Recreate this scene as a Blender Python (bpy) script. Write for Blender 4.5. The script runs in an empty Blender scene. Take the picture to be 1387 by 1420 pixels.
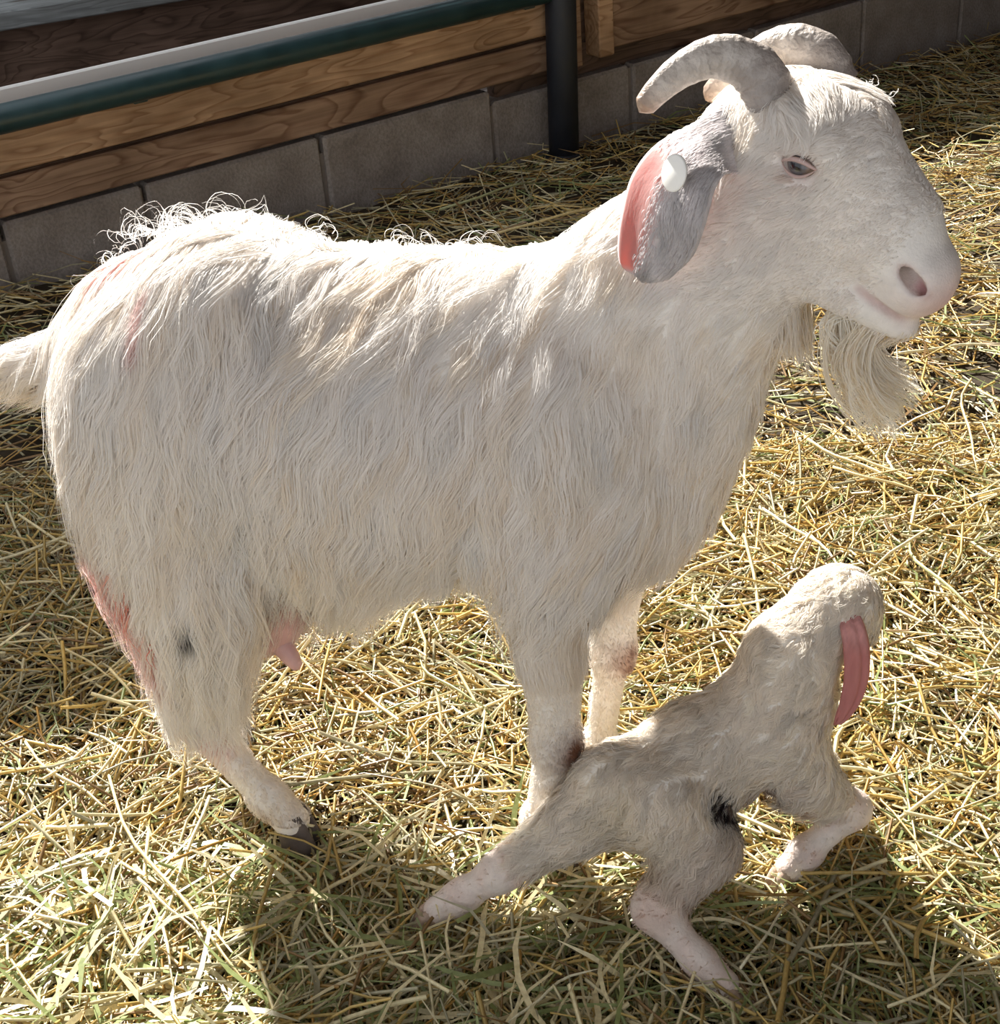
import bpy, math
import numpy as np
from mathutils import Matrix, Vector
from mathutils.kdtree import KDTree

rng = np.random.default_rng(7)
scene = bpy.context.scene
COL = scene.collection
PI = math.pi

# ------------------------------------------------------------------ camera
FPX, FW, FH = 2000.0, 1387.0, 1420.0
PITCH, ROLL, CAM_Z = math.radians(30), math.radians(3), 1.31
_fw = np.array([0, math.cos(PITCH), -math.sin(PITCH)])
_r0 = np.array([1.0, 0, 0])
_u0 = np.cross(_r0, _fw)
_rt = math.cos(ROLL) * _r0 - math.sin(ROLL) * _u0
_up = math.sin(ROLL) * _r0 + math.cos(ROLL) * _u0
CAM = np.array([0, 0, CAM_Z])
cd = bpy.data.cameras.new('camera')
cam = bpy.data.objects.new('camera', cd)
COL.objects.link(cam)
cd.sensor_fit = 'HORIZONTAL'
cd.sensor_width = 36.0
cd.lens = 36.0 * FPX / FW
cd.clip_start = 0.02
cam.matrix_world = Matrix(((_rt[0], _up[0], -_fw[0], 0), (_rt[1], _up[1], -_fw[1], 0),
                           (_rt[2], _up[2], -_fw[2], CAM_Z), (0, 0, 0, 1)))
scene.camera = cam

# ------------------------------------------------------------------ light
SUN_AZ = np.array([0.50, -0.866, 0.0])      # the way sunlight travels over the ground
SUN_EL = math.radians(40)
sun_dir = np.array([SUN_AZ[0] * math.cos(SUN_EL), SUN_AZ[1] * math.cos(SUN_EL), -math.sin(SUN_EL)])
sl = bpy.data.lights.new('sun_offscreen', 'SUN')
sl.energy = 8.5
sl.angle = math.radians(1.0)
sl.color = (1.0, 0.97, 0.91)
so = bpy.data.objects.new('sun_offscreen', sl)
COL.objects.link(so)
so.rotation_euler = Vector(sun_dir).to_track_quat('-Z', 'Y').to_euler()
world = bpy.data.worlds.new('world')
scene.world = world
world.use_nodes = True
bg = world.node_tree.nodes['Background']
bg.inputs[0].default_value = (0.92, 0.955, 1.0, 1)
bg.inputs[1].default_value = 0.60
vs = scene.view_settings
vs.view_transform = 'Standard'
vs.look = 'None'
vs.gamma = 1.0
vs.use_curve_mapping = False
vs.exposure = 0.8
scene.cycles.max_bounces = 16
scene.cycles.diffuse_bounces = 10
scene.cycles.transmission_bounces = 10
scene.cycles.transparent_max_bounces = 12

# ------------------------------------------------------------------ helpers
def ray(u, v):
    d = _fw * FPX + _rt * (u - FW / 2) - _up * (v - FH / 2)
    return d / np.linalg.norm(d)

def tag(o, label=None, cat=None, group=None, kind=None):
    if label: o['label'] = label
    if cat: o['category'] = cat
    if group: o['group'] = group
    if kind: o['kind'] = kind
    return o

def link(name, me, parent=None, mat=None):
    o = bpy.data.objects.new(name, me)
    COL.objects.link(o)
    if mat is not None:
        me.materials.append(mat)
    if parent is not None:
        o.parent = parent
    return o

def mesh_np(name, V, F, smooth=True, attrs=None):
    """F: (n,3) or (n,4) int array"""
    V = np.asarray(V, np.float32)
    F = np.asarray(F, np.int32)
    me = bpy.data.meshes.new(name)
    k = F.shape[1]
    me.vertices.add(len(V))
    me.vertices.foreach_set('co', V.ravel())
    me.loops.add(F.size)
    me.loops.foreach_set('vertex_index', F.ravel())
    me.polygons.add(len(F))
    me.polygons.foreach_set('loop_start', np.arange(0, F.size, k, dtype=np.int32))
    if smooth:
        me.polygons.foreach_set('use_smooth', np.ones(len(F), bool))
    for n, (ty, a) in (attrs or {}).items():
        at = me.attributes.new(n, ty, 'POINT')
        a = np.asarray(a, np.float32)
        if ty == 'FLOAT_COLOR':
            if a.shape[1] == 3:
                a = np.concatenate([a, np.ones((len(a), 1), np.float32)], 1)
            at.data.foreach_set('color', a.ravel())
        elif ty == 'FLOAT_VECTOR':
            at.data.foreach_set('vector', a.ravel())
        else:
            at.data.foreach_set('value', a.ravel())
    me.update(calc_edges=True)
    me.validate()
    return me

def smoothstep(a, b, x):
    t = np.clip((x - a) / (b - a), 0, 1)
    return t * t * (3 - 2 * t)

def norm(v):
    return v / np.maximum(np.linalg.norm(v, axis=-1, keepdims=True), 1e-9)

# smooth value noise in 3-D (numpy)
_perm = np.random.default_rng(3).random((64, 64, 64)).astype(np.float32)
def vnoise(P, freq):
    q = np.asarray(P) * freq + 1000.0
    i = np.floor(q).astype(int)
    f = q - i
    f = f * f * (3 - 2 * f)
    i0 = i & 63
    i1 = (i + 1) & 63
    r = 0
    for a in (0, 1):
        for b in (0, 1):
            for c in (0, 1):
                w = (f[..., 0] if a else 1 - f[..., 0]) * (f[..., 1] if b else 1 - f[..., 1]) * (f[..., 2] if c else 1 - f[..., 2])
                r = r + w * _perm[(i1 if a else i0)[..., 0], (i1 if b else i0)[..., 1], (i1 if c else i0)[..., 2]]
    return r * 2 - 1

# ------------------------------------------------------------------ signed distance modelling
class Sdf:
    def __init__(s, lo, hi, h):
        s.lo = np.array(lo, float)
        s.h = h
        s.n = np.ceil((np.array(hi) - s.lo) / h).astype(int) + 1
        s.phi = np.full(s.n, 0.25, np.float32)

    def _box(s, lo, hi, m):
        a = np.maximum(((np.array(lo) - m - s.lo) / s.h).astype(int), 0)
        b = np.minimum(((np.array(hi) + m - s.lo) / s.h).astype(int) + 2, s.n)
        ax = [s.lo[i] + s.h * np.arange(a[i], b[i], dtype=np.float32) for i in range(3)]
        X, Y, Z = np.meshgrid(*ax, indexing='ij', sparse=False)
        return tuple(slice(a[i], b[i]) for i in range(3)), X, Y, Z

    def _mix(s, sl, d, k, cut=False):
        o = s.phi[sl]
        if cut:
            d = -d
            hh = np.clip(0.5 - 0.5 * (o - d) / k, 0, 1)
            s.phi[sl] = o + (d - o) * hh + k * hh * (1 - hh)
        else:
            hh = np.clip(0.5 + 0.5 * (o - d) / k, 0, 1)
            s.phi[sl] = o + (d - o) * hh - k * hh * (1 - hh)

    def cone(s, a, b, ra, rb, k=0.02, cut=False, sq=None):
        """tapered capsule; sq = (axis vector, factor): widen/narrow along that axis"""
        a = np.array(a, float); b = np.array(b, float)
        r = max(ra, rb) * (1 if sq is None else max(1, sq[1]))
        sl, X, Y, Z = s._box(np.minimum(a, b) - r, np.maximum(a, b) + r, k + 0.05)
        ab = b - a
        L2 = max(ab @ ab, 1e-9)
        px, py, pz = X - a[0], Y - a[1], Z - a[2]
        t = np.clip((px * ab[0] + py * ab[1] + pz * ab[2]) / L2, 0, 1)
        qx, qy, qz = px - t * ab[0], py - t * ab[1], pz - t * ab[2]
        if sq is not None:
            n = np.array(sq[0], float); n /= np.linalg.norm(n)
            c = (qx * n[0] + qy * n[1] + qz * n[2]) * (1 / sq[1] - 1)
            qx, qy, qz = qx + c * n[0], qy + c * n[1], qz + c * n[2]
        rr = ra + t * (rb - ra)
        d = np.sqrt(qx * qx + qy * qy + qz * qz) - rr
        s._mix(sl, d.astype(np.float32), k, cut)

    def ell(s, c, rad, k=0.02, M=None, cut=False):
        c = np.array(c, float); rad = np.array(rad, float)
        m = rad.max()
        sl, X, Y, Z = s._box(c - m, c + m, k + 0.05)
        px, py, pz = X - c[0], Y - c[1], Z - c[2]
        if M is not None:
            M = np.array(M)
            px, py, pz = (px * M[0, 0] + py * M[0, 1] + pz * M[0, 2],
                          px * M[1, 0] + py * M[1, 1] + pz * M[1, 2],
                          px * M[2, 0] + py * M[2, 1] + pz * M[2, 2])
        k0 = np.sqrt((px / rad[0]) ** 2 + (py / rad[1]) ** 2 + (pz / rad[2]) ** 2)
        k1 = np.sqrt((px / rad[0] ** 2) ** 2 + (py / rad[1] ** 2) ** 2 + (pz / rad[2] ** 2) ** 2)
        d = k0 * (k0 - 1) / np.maximum(k1, 1e-6)
        s._mix(sl, d.astype(np.float32), k, cut)

    def sample(s, P):
        q = np.clip((P - s.lo) / s.h, 0, s.n - 1.001)
        i = q.astype(int)
        f = q - i
        r = 0
        for a in (0, 1):
            for b in (0, 1):
                for c in (0, 1):
                    w = (f[..., 0] if a else 1 - f[..., 0]) * (f[..., 1] if b else 1 - f[..., 1]) * (f[..., 2] if c else 1 - f[..., 2])
                    r = r + w * s.phi[i[..., 0] + a, i[..., 1] + b, i[..., 2] + c]
        return r

    def grad(s, P):
        e = s.h
        g = np.stack([s.sample(P + np.eye(3)[i] * e) - s.sample(P - np.eye(3)[i] * e) for i in range(3)], -1)
        return norm(g)

    def surface(s):
        """naive surface nets -> verts, quads (outward)"""
        ph = s.phi
        ins = ph < 0
        n = s.n
        c = np.zeros(n - 1, np.int8)
        for a in (0, 1):
            for b in (0, 1):
                for d in (0, 1):
                    c += ins[a:n[0] - 1 + a, b:n[1] - 1 + b, d:n[2] - 1 + d]
        act = (c > 0) & (c < 8)
        ids = np.full(n - 1, -1, np.int64)
        I = np.argwhere(act)
        ids[act] = np.arange(len(I))
        acc = np.zeros((len(I), 3)); cnt = np.zeros(len(I))
        corners = [(a, b, d) for a in (0, 1) for b in (0, 1) for d in (0, 1)]
        vals = {cc: ph[I[:, 0] + cc[0], I[:, 1] + cc[1], I[:, 2] + cc[2]] for cc in corners}
        for c0 in corners:
            for ax in range(3):
                if c0[ax] == 0:
                    c1 = list(c0); c1[ax] = 1; c1 = tuple(c1)
                    v0, v1 = vals[c0], vals[c1]
                    m = (v0 < 0) != (v1 < 0)
                    t = np.where(m, v0 / np.where(m, v0 - v1, 1), 0)
                    p = np.array(c0, float)[None] + t[:, None] * (np.array(c1) - np.array(c0))[None]
                    acc[m] += p[m]; cnt[m] += 1
        V = s.lo + s.h * (I + acc / cnt[:, None])
        quads = []
        for ax in range(3):
            u, w = (ax + 1) % 3, (ax + 2) % 3
            s0 = [slice(1, n[i] - 1) for i in range(3)]
            s1 = list(s0)
            s0[ax] = slice(0, n[ax] - 1); s1[ax] = slice(1, n[ax])
            a, b = ins[tuple(s0)], ins[tuple(s1)]
            for m, flip in ((a & ~b, False), (~a & b, True)):
                E = np.argwhere(m)
                if len(E) == 0:
                    continue
                E = E.copy()
                E[:, u] += 1; E[:, w] += 1
                def cell(du, dw):
                    q = E.copy(); q[:, u] -= du; q[:, w] -= dw
                    return ids[q[:, 0], q[:, 1], q[:, 2]]
                Q = np.stack([cell(1, 1), cell(0, 1), cell(0, 0), cell(1, 0)], 1)
                if flip:
                    Q = Q[:, ::-1]
                quads.append(Q)
        Q = np.concatenate(quads)
        Q = Q[(Q >= 0).all(1)]
        # settle the vertices on the true surface, slightly relaxed
        for _ in range(2):
            g = s.grad(V)
            V = V - g * s.sample(V)[:, None] * 0.9
        return V, Q

def tube(path, radii, seg=12, ridges=None, caps=True, flat=None):
    """swept tube, returns V, F(quads as list). path (n,3)"""
    P = np.asarray(path, float)
    R = np.asarray(radii, float)
    T = norm(np.gradient(P, axis=0))
    ref = np.array([0, 0, 1.0]) if abs(T[0][2]) < 0.9 else np.array([1.0, 0, 0])
    N = []
    nprev = norm(np.cross(np.cross(T[0], ref), T[0]))
    for t in T:
        nprev = norm(nprev - t * (nprev @ t)); N.append(nprev)
    N = np.array(N); B = np.cross(T, N)
    th = np.linspace(0, 2 * PI, seg, endpoint=False)
    V = P[:, None] + R[:, None, None] * (np.cos(th)[None, :, None] * N[:, None] + np.sin(th)[None, :, None] * B[:, None] * (1 if flat is None else flat))
    V = V.reshape(-1, 3)
    n = len(P)
    i = np.arange(n - 1)[:, None] * seg
    j = np.arange(seg)[None]
    F = np.stack([i + j, i + (j + 1) % seg, i + seg + (j + 1) % seg, i + seg + j], -1).reshape(-1, 4)
    if caps:
        V = np.concatenate([V, P[:1] - T[:1] * R[0] * 0.3, P[-1:] + T[-1:] * R[-1] * 0.6])
        a, b = n * seg, n * seg + 1
        c1 = np.array([[a, (k + 1) % seg, k, a] for k in range(seg)])
        c2 = np.array([[b, (n - 1) * seg + k, (n - 1) * seg + (k + 1) % seg, b] for k in range(seg)])
        F = np.concatenate([F, c1, c2])
    return V, F

def mesh_py(name, V, F, smooth=True):
    me = bpy.data.meshes.new(name)
    fl = []
    for f in F:
        g = []
        for x in f:
            if int(x) not in g:
                g.append(int(x))
        fl.append(g)
    me.from_pydata([tuple(map(float, v)) for v in V], [], fl)
    if smooth:
        me.polygons.foreach_set('use_smooth', np.ones(len(me.polygons), bool))
    me.update()
    return me

def spline(pts, n):
    """Catmull-Rom through rows (any width)"""
    P = np.asarray(pts, float)
    P = np.concatenate([2 * P[:1] - P[1:2], P, 2 * P[-1:] - P[-2:-1]])
    m = len(P) - 3
    out = []
    for t in np.linspace(0, m - 1e-6, n):
        i = int(t); f = t - i
        a, b, c, d = P[i:i + 4]
        out.append(0.5 * ((2 * b) + (c - a) * f + (2 * a - 5 * b + 4 * c - d) * f * f + (3 * b - a - 3 * c + d) * f ** 3))
    return np.array(out)

# ------------------------------------------------------------------ node materials
class M:
    def __init__(s, name):
        s.m = bpy.data.materials.new(name)
        s.m.use_nodes = True
        s.t = s.m.node_tree
        s.b = s.t.nodes['Principled BSDF']
        s.out = s.t.nodes['Material Output']
    def n(s, ty, **kw):
        x = s.t.nodes.new(ty)
        for k, v in kw.items():
            if k in ('data_type', 'blend_type', 'attribute_name', 'bands_direction', 'wave_type', 'noise_dimensions', 'operation', 'vector_type', 'convert_from', 'convert_to', 'wave_profile', 'feature', 'attribute_type'):
                setattr(x, k, v)
            else:
                x.inputs[k.replace('_', ' ')].default_value = v
        return x
    def l(s, a, b):
        s.t.links.new(a, b)
    def ramp(s, fac, stops):
        r = s.t.nodes.new('ShaderNodeValToRGB')
        e = r.color_ramp.elements
        while len(e) < len(stops):
            e.new(0.5)
        for el, (p, c) in zip(e, stops):
            el.position = p
            el.color = (*c, 1) if len(c) == 3 else c
        s.l(fac, r.inputs[0])
        return r.outputs[0]
    def mix(s, f, a, b, mode='MIX'):
        x = s.t.nodes.new('ShaderNodeMix')
        x.data_type = 'RGBA'
        x.blend_type = mode
        for sock, val in ((x.inputs[0], f), (x.inputs[6], a), (x.inputs[7], b)):
            if hasattr(val, 'is_output'):
                s.l(val, sock)
            else:
                sock.default_value = val if isinstance(val, (int, float)) else (*val, 1)
        return x.outputs[2]
    def bump(s, h, strength=0.3, dist=0.01):
        x = s.t.nodes.new('ShaderNodeBump')
        x.inputs['Strength'].default_value = strength
        x.inputs['Distance'].default_value = dist
        s.l(h, x.inputs['Height'])
        s.l(x.outputs[0], s.b.inputs['Normal'])
    def set(s, **kw):
        for k, v in kw.items():
            s.b.inputs[k.replace('_', ' ')].default_value = (*v, 1) if isinstance(v, tuple) and len(v) == 3 else v
        return s

def attr_mat(name, attr, rough=0.7, noise=(40, 0.12), bump=None, sss=0.0, spec=0.3):
    m = M(name)
    a = m.n('ShaderNodeAttribute', attribute_name=attr)
    tc = m.n('ShaderNodeTexCoord')
    nz = m.n('ShaderNodeTexNoise', Scale=noise[0], Detail=4.0)
    m.l(tc.outputs['Object'], nz.inputs['Vector'])
    v = m.ramp(nz.outputs[0], [(0.3, (1 - noise[1],) * 3), (0.7, (1, 1, 1))])
    m.l(m.mix(1.0, a.outputs['Color'], v, 'MULTIPLY'), m.b.inputs['Base Color'])
    m.set(Roughness=rough, Specular_IOR_Level=spec)
    if sss:
        m.set(Subsurface_Weight=sss, Subsurface_Scale=0.01)
        m.b.inputs['Subsurface Radius'].default_value = (1.0, 0.4, 0.25)
    if bump:
        n2 = m.n('ShaderNodeTexNoise', Scale=bump[0], Detail=3.0)
        m.l(tc.outputs['Object'], n2.inputs['Vector'])
        m.bump(n2.outputs[0], bump[1], 0.004)
    return m.m

def hair_mat(name, transl=0.5, rough=0.5, spec=0.3):
    """hair: colour per strand; light passes through the thin strands"""
    m = M(name)
    a = m.n('ShaderNodeAttribute', attribute_name='hcol')
    m.l(a.outputs['Color'], m.b.inputs['Base Color'])
    m.set(Roughness=rough, Specular_IOR_Level=spec)
    tr = m.n('ShaderNodeBsdfTranslucent')
    m.l(a.outputs['Color'], tr.inputs['Color'])
    mx = m.n('ShaderNodeMixShader')
    mx.inputs[0].default_value = transl
    m.l(m.b.outputs[0], mx.inputs[1])
    m.l(tr.outputs[0], mx.inputs[2])
    m.l(mx.outputs[0], m.out.inputs['Surface'])
    return m.m
# ------------------------------------------------------------------ the pen: floor, low wall, roof
WO = np.array([-1.231, 3.507, 0.0]); WA = math.radians(34.8)
WX = np.array([math.cos(WA), math.sin(WA), 0]); WN = np.array([WX[1], -WX[0], 0])   # along the wall; towards the pen
def wp(t, off, z):
    return WO + WX * t + WN * off + np.array([0, 0, z])
def box_mesh(name, x0, x1, y0, y1, z0, z1, bev=0.004):
    import bmesh
    bm = bmesh.new()
    bmesh.ops.create_cube(bm, size=1.0)
    for v in bm.verts:
        v.co = Vector(((x0 + x1) / 2 + v.co.x * (x1 - x0), (y0 + y1) / 2 + v.co.y * (y1 - y0), (z0 + z1) / 2 + v.co.z * (z1 - z0)))
    if bev:
        bmesh.ops.bevel(bm, geom=bm.edges[:], offset=bev, segments=1, affect='EDGES')
    me = bpy.data.meshes.new(name)
    bm.to_mesh(me); bm.free()
    return me
def wood_mat(name, c0, c1, c2, scale=1.0):
    m = M(name)
    tc = m.n('ShaderNodeTexCoord')
    oi = m.n('ShaderNodeObjectInfo')
    ad = m.n('ShaderNodeVectorMath', operation='ADD')
    m.l(tc.outputs['Object'], ad.inputs[0]); m.l(oi.outputs['Random'], ad.inputs[1])
    mp = m.n('ShaderNodeMapping'); mp.inputs['Scale'].default_value = (1.1 * scale, 6.0 * scale, 6.5 * scale)
    m.l(ad.outputs[0], mp.inputs[0])
    big = m.n('ShaderNodeTexNoise', Scale=1.6, Detail=2.0, Distortion=0.6); m.l(mp.outputs[0], big.inputs['Vector'])
    mu = m.n('ShaderNodeMath', operation='MULTIPLY'); mu.inputs[1].default_value = 11.0; m.l(big.outputs[0], mu.inputs[0])
    fr = m.n('ShaderNodeMath', operation='FRACT'); m.l(mu.outputs[0], fr.inputs[0])
    mp2 = m.n('ShaderNodeMapping'); mp2.inputs['Scale'].default_value = (4, 90, 90); m.l(ad.outputs[0], mp2.inputs[0])
    fine = m.n('ShaderNodeTexNoise', Scale=1.0, Detail=4.0); m.l(mp2.outputs[0], fine.inputs['Vector'])
    ringc = m.ramp(fr.outputs[0], [(0.0, c0), (0.55, c1), (0.88, c2), (1.0, c0)])
    fv = m.ramp(fine.outputs[0], [(0.3, (0.72, 0.70, 0.68)), (0.7, (1.08, 1.07, 1.06))])
    st = m.n('ShaderNodeTexNoise', Scale=3.5, Detail=5.0); m.l(tc.outputs['Object'], st.inputs['Vector'])
    dirt = m.ramp(st.outputs[0], [(0.35, (0.62, 0.6, 0.58)), (0.62, (1, 1, 1))])
    # knots
    mk = m.n('ShaderNodeMapping'); mk.inputs['Scale'].default_value = (2.4, 7.0, 7.0); m.l(ad.outputs[0], mk.inputs[0])
    vo = m.n('ShaderNodeTexVoronoi', Scale=1.0, feature='F1'); m.l(mk.outputs[0], vo.inputs['Vector'])
    kn = m.ramp(vo.outputs['Distance'], [(0.10, (0.38, 0.30, 0.26)), (0.17, (1, 1, 1))])
    c = m.mix(1.0, m.mix(1.0, m.mix(1.0, ringc, fv, 'MULTIPLY'), dirt, 'MULTIPLY'), kn, 'MULTIPLY')
    m.l(c, m.b.inputs['Base Color'])
    m.set(Roughness=0.75, Specular_IOR_Level=0.25)
    m.bump(fine.outputs[0], 0.3, 0.004)
    return m.m
def stone_mat(name, c0, c1, sc=9.0):
    m = M(name)
    tc = m.n('ShaderNodeTexCoord')
    a = m.n('ShaderNodeTexNoise', Scale=sc, Detail=6.0); m.l(tc.outputs['Object'], a.inputs['Vector'])
    b = m.n('ShaderNodeTexNoise', Scale=sc * 14, Detail=3.0); m.l(tc.outputs['Object'], b.inputs['Vector'])
    c = m.mix(1.0, m.ramp(a.outputs[0], [(0.3, c0), (0.7, c1)]), m.ramp(b.outputs[0], [(0.3, (0.75, 0.75, 0.75)), (0.65, (1.05, 1.05, 1.05))]), 'MULTIPLY')
    m.l(c, m.b.inputs['Base Color'])
    m.set(Roughness=0.9, Specular_IOR_Level=0.2)
    m.bump(b.outputs[0], 0.5, 0.006)
    return m.m
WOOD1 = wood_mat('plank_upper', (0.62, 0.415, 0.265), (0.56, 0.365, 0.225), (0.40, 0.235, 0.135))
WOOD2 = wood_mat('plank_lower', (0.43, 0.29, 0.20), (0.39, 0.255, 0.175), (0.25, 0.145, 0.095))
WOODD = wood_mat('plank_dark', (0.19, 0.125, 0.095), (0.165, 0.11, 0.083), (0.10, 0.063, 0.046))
WOODG = wood_mat('timber_grey', (0.33, 0.36, 0.37), (0.30, 0.33, 0.34), (0.22, 0.24, 0.25))
BLOCK = stone_mat('concrete_block', (0.24, 0.205, 0.185), (0.36, 0.32, 0.295))
EARTH = stone_mat('earth', (0.035, 0.026, 0.016), (0.08, 0.058, 0.036), 6.0)
ALLEY = stone_mat('alley_concrete', (0.16, 0.128, 0.115), (0.23, 0.19, 0.17), 1.6)
SLOPE = 0.035      # the wall climbs a little with the ground
wroot = bpy.data.objects.new('wall_back', None); COL.objects.link(wroot)
wroot.location = WO; wroot.rotation_euler = (0, -SLOPE, WA)
tag(wroot, 'low pen wall of concrete blocks topped with pine planks', kind='structure')
def wbox(name, t0, t1, o0, o1, z0, z1, mat, parent=wroot, bev=0.004):
    """o: distance towards the pen"""
    me = box_mesh(name, t0, t1, -o1, -o0, z0, z1, bev)
    return link(name, me, parent, mat)
joints = [-1.6, -1.05, -0.52, 0.03, 0.42, 0.96, 1.556, 2.11, 2.66, 3.2, 3.75, 4.3, 4.85, 5.4]
for a, b in zip(joints[:-1], joints[1:]):
    top = 0.183 if b < 1.7 else 0.145
    wbox('concrete_block', a + 0.006, b - 0.006, -0.15, 0.0 + rng.uniform(-0.003, 0.004), -0.25, top, BLOCK, bev=0.008)
wbox('mortar', -1.6, 5.4, -0.14, -0.012, -0.25, 0.135, M('mortar').set(Base_Color=(0.22, 0.19, 0.17), Roughness=0.95).m, bev=0)
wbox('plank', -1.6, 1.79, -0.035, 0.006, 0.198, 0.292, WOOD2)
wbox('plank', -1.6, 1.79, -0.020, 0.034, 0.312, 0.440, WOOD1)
wbox('dark_gap_backing', -1.6, 1.79, -0.075, -0.045, 0.183, 0.40, WOODD)  # added and kept dark so the plank gaps read as shadow lines
wbox('top_board', -1.6, 1.79, -0.058, -0.040, 0.40, 0.494, M('board_lit_edge').set(Base_Color=(0.85, 0.83, 0.80), Roughness=0.6).m)  # pale colour stands in for light on the board's top edge
wbox('stud', 1.868, 1.905, -0.05, 0.01, 0.185, 1.0, WOOD2)
wbox('stud', 1.962, 2.022, -0.05, 0.025, 0.200, 1.0, WOOD1)
wbox('dark_gap_backing', 1.79, 2.03, -0.10, -0.06, 0.12, 1.0, WOODD)
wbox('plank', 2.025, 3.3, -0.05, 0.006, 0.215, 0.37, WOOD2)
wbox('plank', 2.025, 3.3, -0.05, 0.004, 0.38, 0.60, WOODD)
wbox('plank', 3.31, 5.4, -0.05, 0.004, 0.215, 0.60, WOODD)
wbox('sill_board', 1.6, 5.4, -0.09, -0.045, 0.12, 0.24, WOODD)
# far side of the feeding alley
def wall_hit(u, v, off):
    o = WO + WN * off; r_ = ray(u, v)
    t = ((o - CAM) @ WN) / (r_ @ WN); p = CAM + r_ * t
    return (p - WO) @ WX, p[2]
OFF2 = -1.55
z_lo, z_hi = wall_hit(0, 44, OFF2)[1], wall_hit(0, 17, OFF2)[1]
kerb = wbox('trim_1', -3.0, 6.0, OFF2 - 0.25, OFF2, z_lo, z_hi, WOODG, None)
kerb.location = WO; kerb.rotation_euler = (0, 0, WA)
tag(kerb, 'grey weathered timber beam beyond the feeding alley', kind='structure')
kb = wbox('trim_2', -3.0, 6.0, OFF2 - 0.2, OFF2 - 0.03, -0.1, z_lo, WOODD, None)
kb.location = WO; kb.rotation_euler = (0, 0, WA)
tag(kb, 'brown board under the grey timber beam', kind='structure')
al = wbox('floor_alley', -3.0, 6.0, OFF2 - 3.0, -0.15, -0.14, -0.04, ALLEY, None, 0)
al.location = WO; al.rotation_euler = (0, 0, WA)
tag(al, 'dusty brown concrete floor of the feeding alley', kind='structure')

# pipe rail and post of the pen
def steel_mat(name, c, rough):
    m = M(name)
    tc = m.n('ShaderNodeTexCoord')
    a = m.n('ShaderNodeTexNoise', Scale=14.0, Detail=5.0); m.l(tc.outputs['Object'], a.inputs['Vector'])
    m.l(m.ramp(a.outputs[0], [(0.35, tuple(x * 0.7 for x in c)), (0.65, c)]), m.b.inputs['Base Color'])
    m.l(m.ramp(a.outputs[0], [(0.3, (rough,) * 3), (0.7, (rough + 0.2,) * 3)]), m.b.inputs['Roughness'])
    m.set(Metallic=0.0, Specular_IOR_Level=0.6)
    return m.m
RAIL = steel_mat('green_rail_paint', (0.022, 0.060, 0.070), 0.30)
POST = steel_mat('dark_post_paint', (0.010, 0.013, 0.022), 0.5)
e = bpy.data.objects.new('pipe_rail', None); COL.objects.link(e); e.location = wp(0, 0, 0.452); e.rotation_euler = (0, -SLOPE, WA)
tag(e, 'dark green steel pipe rail along the top of the pen wall', 'rail')
V, F = tube([(-1.6, -0.075, 0.0), (0.0, -0.075, 0.0), (1.715, -0.075, 0.0)], [0.035] * 3, 24)
link('pipe', mesh_py('pipe', V, F), e, RAIL)
for t in (-0.9, 0.42, 1.66):
    link('bracket', box_mesh('bracket', t - 0.02, t + 0.02, -0.06, 0.0, -0.045, -0.012, 0.003), e, RAIL)
e = bpy.data.objects.new('steel_post', None); COL.objects.link(e); e.location = wp(1.755, 0.083, 0); e.rotation_euler = (0, 0, WA)
tag(e, 'dark blue-black steel post at the end of the pipe rail', 'post')
V, F = tube([(0, 0, -0.05), (0, 0, 0.4), (0, 0, 1.1)], [0.047] * 3, 24)
link('shaft', mesh_py('shaft', V, F), e, POST)
V, F = tube([(0, 0, -0.05), (0, 0, 0.012), (0, 0, 0.020)], [0.062, 0.062, 0.055], 24)
link('foot_collar', mesh_py('foot_collar', V, F), e, POST)

# floor: trodden earth under the bedding
def ground_z(x, y):
    P = np.stack([x, y, 0 * x], -1)
    d = (P - WO) @ WN
    z = 0.012 * vnoise(P, 4.0) + 0.007 * vnoise(P + 5, 11.0)
    bank = 0.012 * smoothstep(0.55, 0.0, d)
    calm = np.minimum(1, np.hypot(x - 0.15, y - 1.35) / 0.5)
    return z * (0.35 + 0.65 * calm) - 0.004 + bank
gx, gy = np.meshgrid(np.linspace(-3.2, 4.2, 186), np.linspace(-0.2, 7.2, 186), indexing='ij')
keep = ((np.stack([gx, gy, 0 * gx], -1) - WO) @ WN) > -0.12
GV = np.stack([gx, gy, ground_z(gx, gy) - 0.012], -1).reshape(-1, 3)
ii, jj = np.meshgrid(np.arange(185), np.arange(185), indexing='ij')
q = (ii * 186 + jj)[keep[:-1, :-1]]
fl = link('floor', mesh_np('floor', GV, np.stack([q, q + 186, q + 187, q + 1], 1)), None, EARTH)
tag(fl, 'trodden dark earth floor of the pen', kind='structure')

# barn roof overhead: its edge sets where the sun comes in
RH = 2.6
off = SUN_AZ[:2] * RH / math.tan(SUN_EL)
edge = [(-4.5, 1.45), (-0.62, 1.76), (-0.10, 3.42), (3.6, 6.55), (3.6, 10.5), (-6.5, 10.5), (-6.5, 1.45)]
pts = [(x - off[0], y - off[1]) for x, y in edge]
wr = link('wall_right_blocker', box_mesh('wall_right_blocker', 3.3, 3.42, -2.5, 8.0, -0.05, 2.6, 0), None, WOODD)  # unseen wall, added to hold back fill light from the right
tag(wr, 'unseen dark boarded wall added to block light from the right', kind='structure')
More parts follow.
